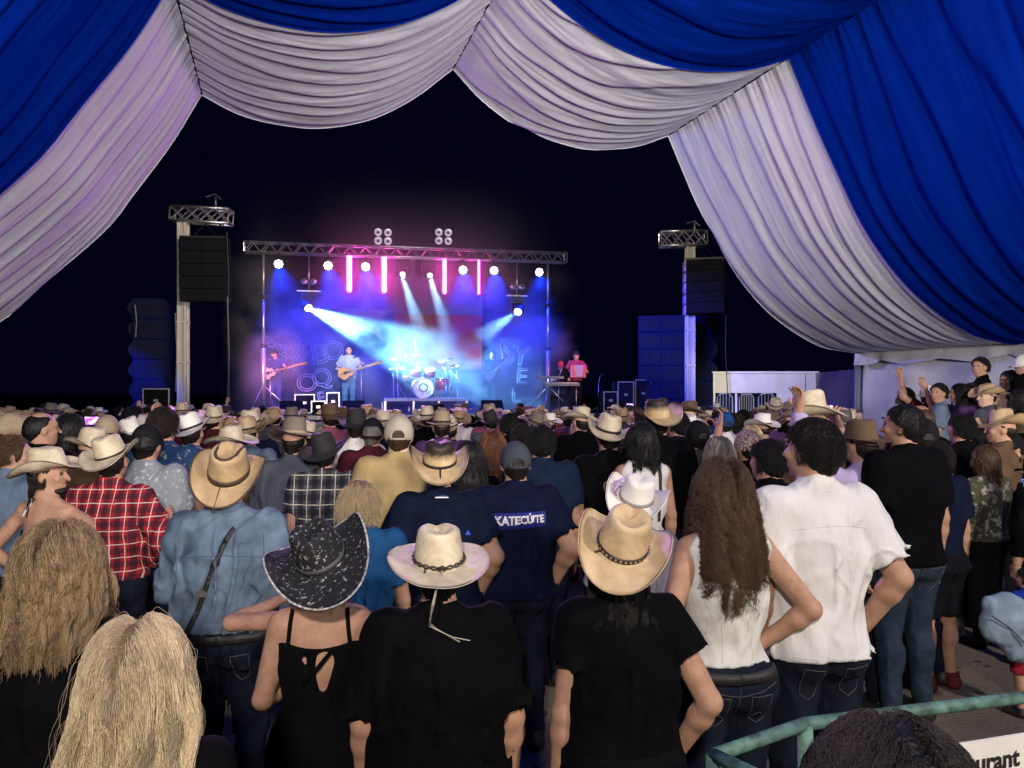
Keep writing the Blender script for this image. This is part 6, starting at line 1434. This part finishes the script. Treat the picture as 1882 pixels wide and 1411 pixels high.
bv = bvh_of(o, ('shirt',)); print_on(o, bv, 'back_print', text_mesh('Blue', .10), .0, 1.33, mat('print_sky', (.10,.30,.85), .6))
mid('person in an olive camouflage hood beside the youth in the black cap', 1812, 820, 235, legm=M_jeansK, topm=printed('camo', (.05,.05,.03), [(.10,.09,.06), (.35,.34,.28)], 12, .55), hair='bob', hairc='brown', top='long')
mid('dark figure in black trousers at the right edge', 1908, 835, 255, topm=BK, legm=M_jeansK, hair='short', cap=C_blk, top='long', b=1.15)
mid('person in faded blue jeans and black top right of the tall man', 1775, 800, 212, topm=BK, legm=M_jeans2, hair='pony', hairc='dark', fem=True)
mid('person in dark shorts behind the tall man in black', 1722, 812, 275, topm=NV, legs='shorts', legm=M_jeansK, hair='short', shoe=cloth('shoe_maroon', (.10,.02,.02), .3))
mid('woman in mustard top left of the raised hand', 1545, 790, 245, topm=CRM, hair='pony', hairc='dark', fem=True)
mid('man in a white tee behind the raised hand', 1560, 800, 262, topm=CHK, hair='short', hairc='brown')
o = mid('child in a blue and red outfit at the right edge', 1886, 1045, 300, hm=hmat(20), topm=cloth('tee_royal', (.01,.03,.22), .2), legs='shorts', legm=cloth('shorts_red', (.28,.02,.04), .2), hair='short', hairc='dark')
jk = empty('denim_jacket', bp(1846, 1140, 312)); tag(jk, 'pale denim jacket bundled at the waist of the child', 'jacket')
me = surf([E_((0,0,0),(.14,.08,.16),(0,R(28),0),k=.04), E_((.10,.0,-.14),(.10,.06,.12),(0,R(40),0),k=.04), E_((-.02,0,.09),(.12,.06,.07),k=.03)], .012, 'jacket_body', (), lambda x,y,z: (np.abs(vnoise(x*16,y*12,z*14,4)-.5)*2)**.6*.016-.006); link('jacket_body', me, jk, cloth('denim_pale', (.20,.27,.34), .25))
mb = MB(); mb.tube([(-.12,-.075,.05),(-.02,-.088,-.02),(.08,-.075,-.12)], .004, 5); mb.build('seam', M_stitch, jk)
# people on the side stand near the wall
bl = empty('side_stand', TP(lE-.9, 8.0, 0), math.atan2(AX[1], AX[0])-math.pi/2); tag(bl, 'low stepped viewing stand along the right side wall', 'stand')
for i in range(3):
    m_ = MB(); m_.box((.55*i-.4, 0, .30+.28*i), (.56, 5.6, .05)); m_.build('tread', mat('tread_grey', (.12,.12,.12), .7, noise=(8,.3)), bl)
    m_ = MB()
    for y in (-2.7, 0, 2.7): m_.box((.55*i-.4, y, (.28+.28*i)/2), (.05,.05,.28+.28*i))
    m_.build('support', M_galv, bl)
def seat(label, px, ty, k, fl, **kw): return mid(label, px, ty, k, floor=fl, **kw)
G2 = dict(group='people on the side stand')
seat('man in glasses and black tee standing highest by the right wall', 1803, 657, 148, .62, topm=BK, hair='short', hairc='black', arms=('folded','folded'), hm=hmat(55), eyes=True, b=1.1, yaw=25, **G2)
seat('dark-haired person in purple between the two raised men', 1857, 682, 146, .34, topm=PUR, hair='bob', hairc='black', fem=True, hm=hmat(50), eyes=True, **G2)
seat('man in a pale cap at the right edge on the stand', 1884, 652, 150, .62, topm=BK, hair='short', cap=C_wht, hm=hmat(50), eyes=True, **G2)
seat('person with black hair filming with both hands by the wall', 1727, 705, 150, .30, topm=LBL, hair='short', hairc='black', arms=('hold','hold'), hm=hmat(60), eyes=True, yaw=25, **G2)
seat('man with a white cap and dark shades by the wall', 1707, 708, 140, .30, topm=MAR, hair='short', cap=C_wht, hm=hmat(60), eyes=True, arms=('down','raise'), **G2)
seat('short dark-haired person alone against the white wall', 1664, 713, 138, .25, topm=PUR, hair='short', hairc='black', hm=hmat(60), eyes=True, **G2)
seat('woman with long black hair holding up a red-lit phone', 1765, 706, 152, .30, topm=PUR, hair='long', hairc='black', fem=True, arms=('phone','down'), yaw=35, **G2)
seat('dark-haired man in shades clapping in a violet shirt', 1786, 705, 152, .30, topm=PUR, hair='short', hairc='black', arms=('hold','hold'), hm=hmat(60), eyes=True, yaw=25, **G2)
seat('man in a straw cowboy hat below the man highest on the stand', 1815, 706, 158, .28, topm=GRY, hat='curl', hatm=S_tan, hm=hmat(60), skin_=3, eyes=True, **G2)
seat('bald pale-eared man below the pair on the stand', 1850, 720, 160, .20, topm=W_, hair='bald', hairc='brown', skin_=3, hm=hmat(40), **G2)
seat('person with black hair under the cap at the right edge', 1876, 715, 165, .25, topm=BK, hair='bob', hairc='black', fem=True, **G2)
# lit phone
def phone(label, px, py, k, on=True, size=.15):
    t = empty('phone', bp(px, py, k), R(8)); tag(t, label, 'phone', 'phones held up in the crowd'); m_ = MB(); m_.box((0,0,0), (size,.009,size*.5)); m_.build('case', M_blk, t)
    m_ = MB(); m_.box((0,-.006,0), (size*.92,.003,size*.44)); m_.build('screen', mat('phone_screen', (0,0,0), .3, emit=(.55,.45,1), estr=3.0, fn=lambda nt: nt.l(nt.ramp(nt.noise(nt.coord((30,30,30)), 1, 3), [(.35,(.08,.02,.45)), (.5,(.5,.15,.9)), (.62,(1,.9,1))]), nt.b.inputs['Emission Color'])) if on else M_blk, t)
phone('phone with a glowing violet screen held up at the left', 172, 773, 210); phone('dark phone held sideways by the short-haired person at the wall', 1655, 737, 140, False); phone('glowing phone low in the crowd left of the curly-haired woman', 1272, 812, 240, True, .12)

# ------------------------------------------------------------------ the far crowd, person by person
rr = random.Random(20)
spots = list(PEOPLE)
LAND = [(-1,150,'at the far left'), (150,250,'left of the left speaker stack'), (250,345,'below the left mast'), (345,440,'below the loose cables'), (440,520,'below the bass player'), (520,600,'left of the singer'), (600,690,'below the singer'), (690,760,'left of the drum riser'), (760,850,'below the drum kit'), (850,930,'right of the drum riser'), (930,1010,'below the right banner'), (1010,1090,'below the accordion player'), (1090,1170,'below the flight cases'), (1170,1250,'below the right speaker stack'), (1250,1320,'at the foot of the right mast'), (1320,1430,'below the trailer hatch'), (1430,1520,'below the trailer end'), (1520,1640,'before the screen wall'), (1640,2100,'before the white wall')]
ROW = [(8.2,'mid crowd'), (10.4,'past mid crowd'), (13.0,'nearer the stage'), (99,'front rows')]
TOPS = [('black',BK,11),('navy',NV,6),('grey',GRY,3),('pale grey',LGR,2),('white',W_,2),('light blue',LBL,1),('blue denim',DEN,2),('maroon',MAR,2),('cream',CRM,2),('bright blue',TEAL,1),('brown',BRN,2),('plum',PUR,1),('red plaid',RPL,1),('dark plaid',BPL,1),('mustard',YEL,1),('pink',PNK,1),('patterned blue',BLP,1)]
HEADS = [('cream cowboy hat','cattle',S_cream,5),('curled cream hat','curl',S_cream,3),('white cowboy hat','cattle',S_white,3),('tan straw hat','wide',S_tan,3),('tan felt hat','flat',F_tan,3),('golden straw hat','curl',S_gold,2),('black cowboy hat','cattle',F_blk,3),('brown felt hat','wide',F_brn,3),('grey felt hat','flat',F_gry,3),('small tan fedora','small',F_tan,1),('round cream sunhat','round',S_cream,1),
         ('black cap','cap',C_blk,3),('white cap','cap',C_wht,1),('blue cap','cap',C_blu,1),('short dark hair','short','black',7),('short brown hair','short','brown',3),('long dark hair','long','black',3),('long brown hair','long','brown',2),('long blonde hair','long','blonde',1),('dark bobbed hair','bob','dark',3),('thinning grey hair','bald','grey',1)]
def wpick(L): 
    t = rr.uniform(0, sum(x[-1] for x in L))
    for x in L:
        t -= x[-1]
        if t <= 0: return x
    return L[-1]
FHM = [hmat(0, 3), hmat(24, 0, 4), hmat(-22, 5), hmat(6, 12, -6)]
used = set(); cnt = 0; tries = 0; EXTRA = ['', ' arms raised', '', '', ' holding hands up']
POSES = [('down','down'), ('front','front'), ('hip','hip'), ('phone','down'), ('hold','hold'), ('down','raise')]
while cnt < 228 and tries < 16000:
    tries += 1
    d = 6.9+(17.4-6.9)*rr.random()**.85; px = rr.uniform(-15, (1900 if d < 10.5 else 1660) if d < 12.5 else 1520); x = (px-CX)/F*d
    l_w = LX[0]*x+LX[1]*d; s_w = AX[0]*x+AX[1]*d
    if s_w < 11.3 and l_w > lE-.6: continue
    sx_ = (x-O_[0])*N2[0]+(d-O_[1])*N2[1]
    if sx_ > -1.7: continue
    md = .47 if d < 10 else .50
    if any((x-a)**2+(d-b_)**2 < md*md for a, b_ in spots): continue
    land = next(t for a, b_, t in LAND if a <= px < b_ or (a < 0 and px < 150)); row = next(t for a, t in ROW if d < a)
    for _ in range(40):
        tn, tm, _w = wpick(TOPS); hn, hk, hmt, _w2 = wpick(HEADS); pi = rr.choices(range(6), [9,4,2,.7,.5,.35])[0]
        verb = {3:' and raised forearm', 5:', arm up', 4:', hands up', 1:', arms forward', 2: ', hands on hips'}.get(pi, '')
        lab = f'{hn}, {tn} top{verb}, {row} {land}'
        lab = ' '.join(lab.split()[:16])
        if lab not in used and len(lab.split()) <= 16: break
    if lab in used: continue
    used.add(lab); spots.append((x, d)); cnt += 1
    fem = 'long' in hn or 'bob' in hn or rr.random() < .2; H = rr.gauss(1.62 if fem else 1.72, .05) - .13*min(1, max(0, (d-9.5)/6))
    kw = dict(topm=tm, fem=fem, b=1.06 if fem else 1.12, arms=POSES[pi], top='tee', res=.022, yaw=rr.uniform(-14, 14), skin_=rr.choice([0,0,1,1,2,3]), group='far crowd before the stage', legm=rr.choice([M_jeans, M_jeansK, M_jeans2]))
    if hk == 'cap': kw.update(cap=hmt, hair='short', hairc='dark', capback=rr.random() < .4)
    elif isinstance(hmt, str): kw.update(hair=hk, hairc=hmt)
    else: kw.update(hat=hk, hatm=hmt, hair='short', hairc='dark', band=rr.choice([bnd, bnd, None, M_leatherB]), hattilt=(rr.uniform(-6,16), rr.uniform(-12,12), rr.uniform(-40,40)))
    kw['hm'] = FHM[rr.randrange(len(FHM))]; o = person(lab, (x, d, 0), H, **kw); o.rotation_euler[1] = R(rr.gauss(0, 1.8)); o.rotation_euler[0] = R(rr.gauss(0, 1.5))
    if pi == 3:
        S_, E_2, W_2, U_, F_2 = arm_pts('phone', 1, fem); q_ = o.matrix_basis @ Vector(W_2+F_2*.13); nm_ = f'phone held up {row} {land}'
        if nm_ not in used:
            used.add(nm_); t = empty('phone', q_, R(rr.uniform(-20, 20))); tag(t, nm_, 'phone', 'phones held up in the crowd')
            m_ = MB(); m_.box((0,0,0), (.15,.009,.075)); m_.build('case', M_blk, t); m_ = MB(); m_.box((0,-.006,0), (.138,.003,.066)); m_.build('screen', MATS['phone_screen'], t)
print('far people', cnt, 'tries', tries)
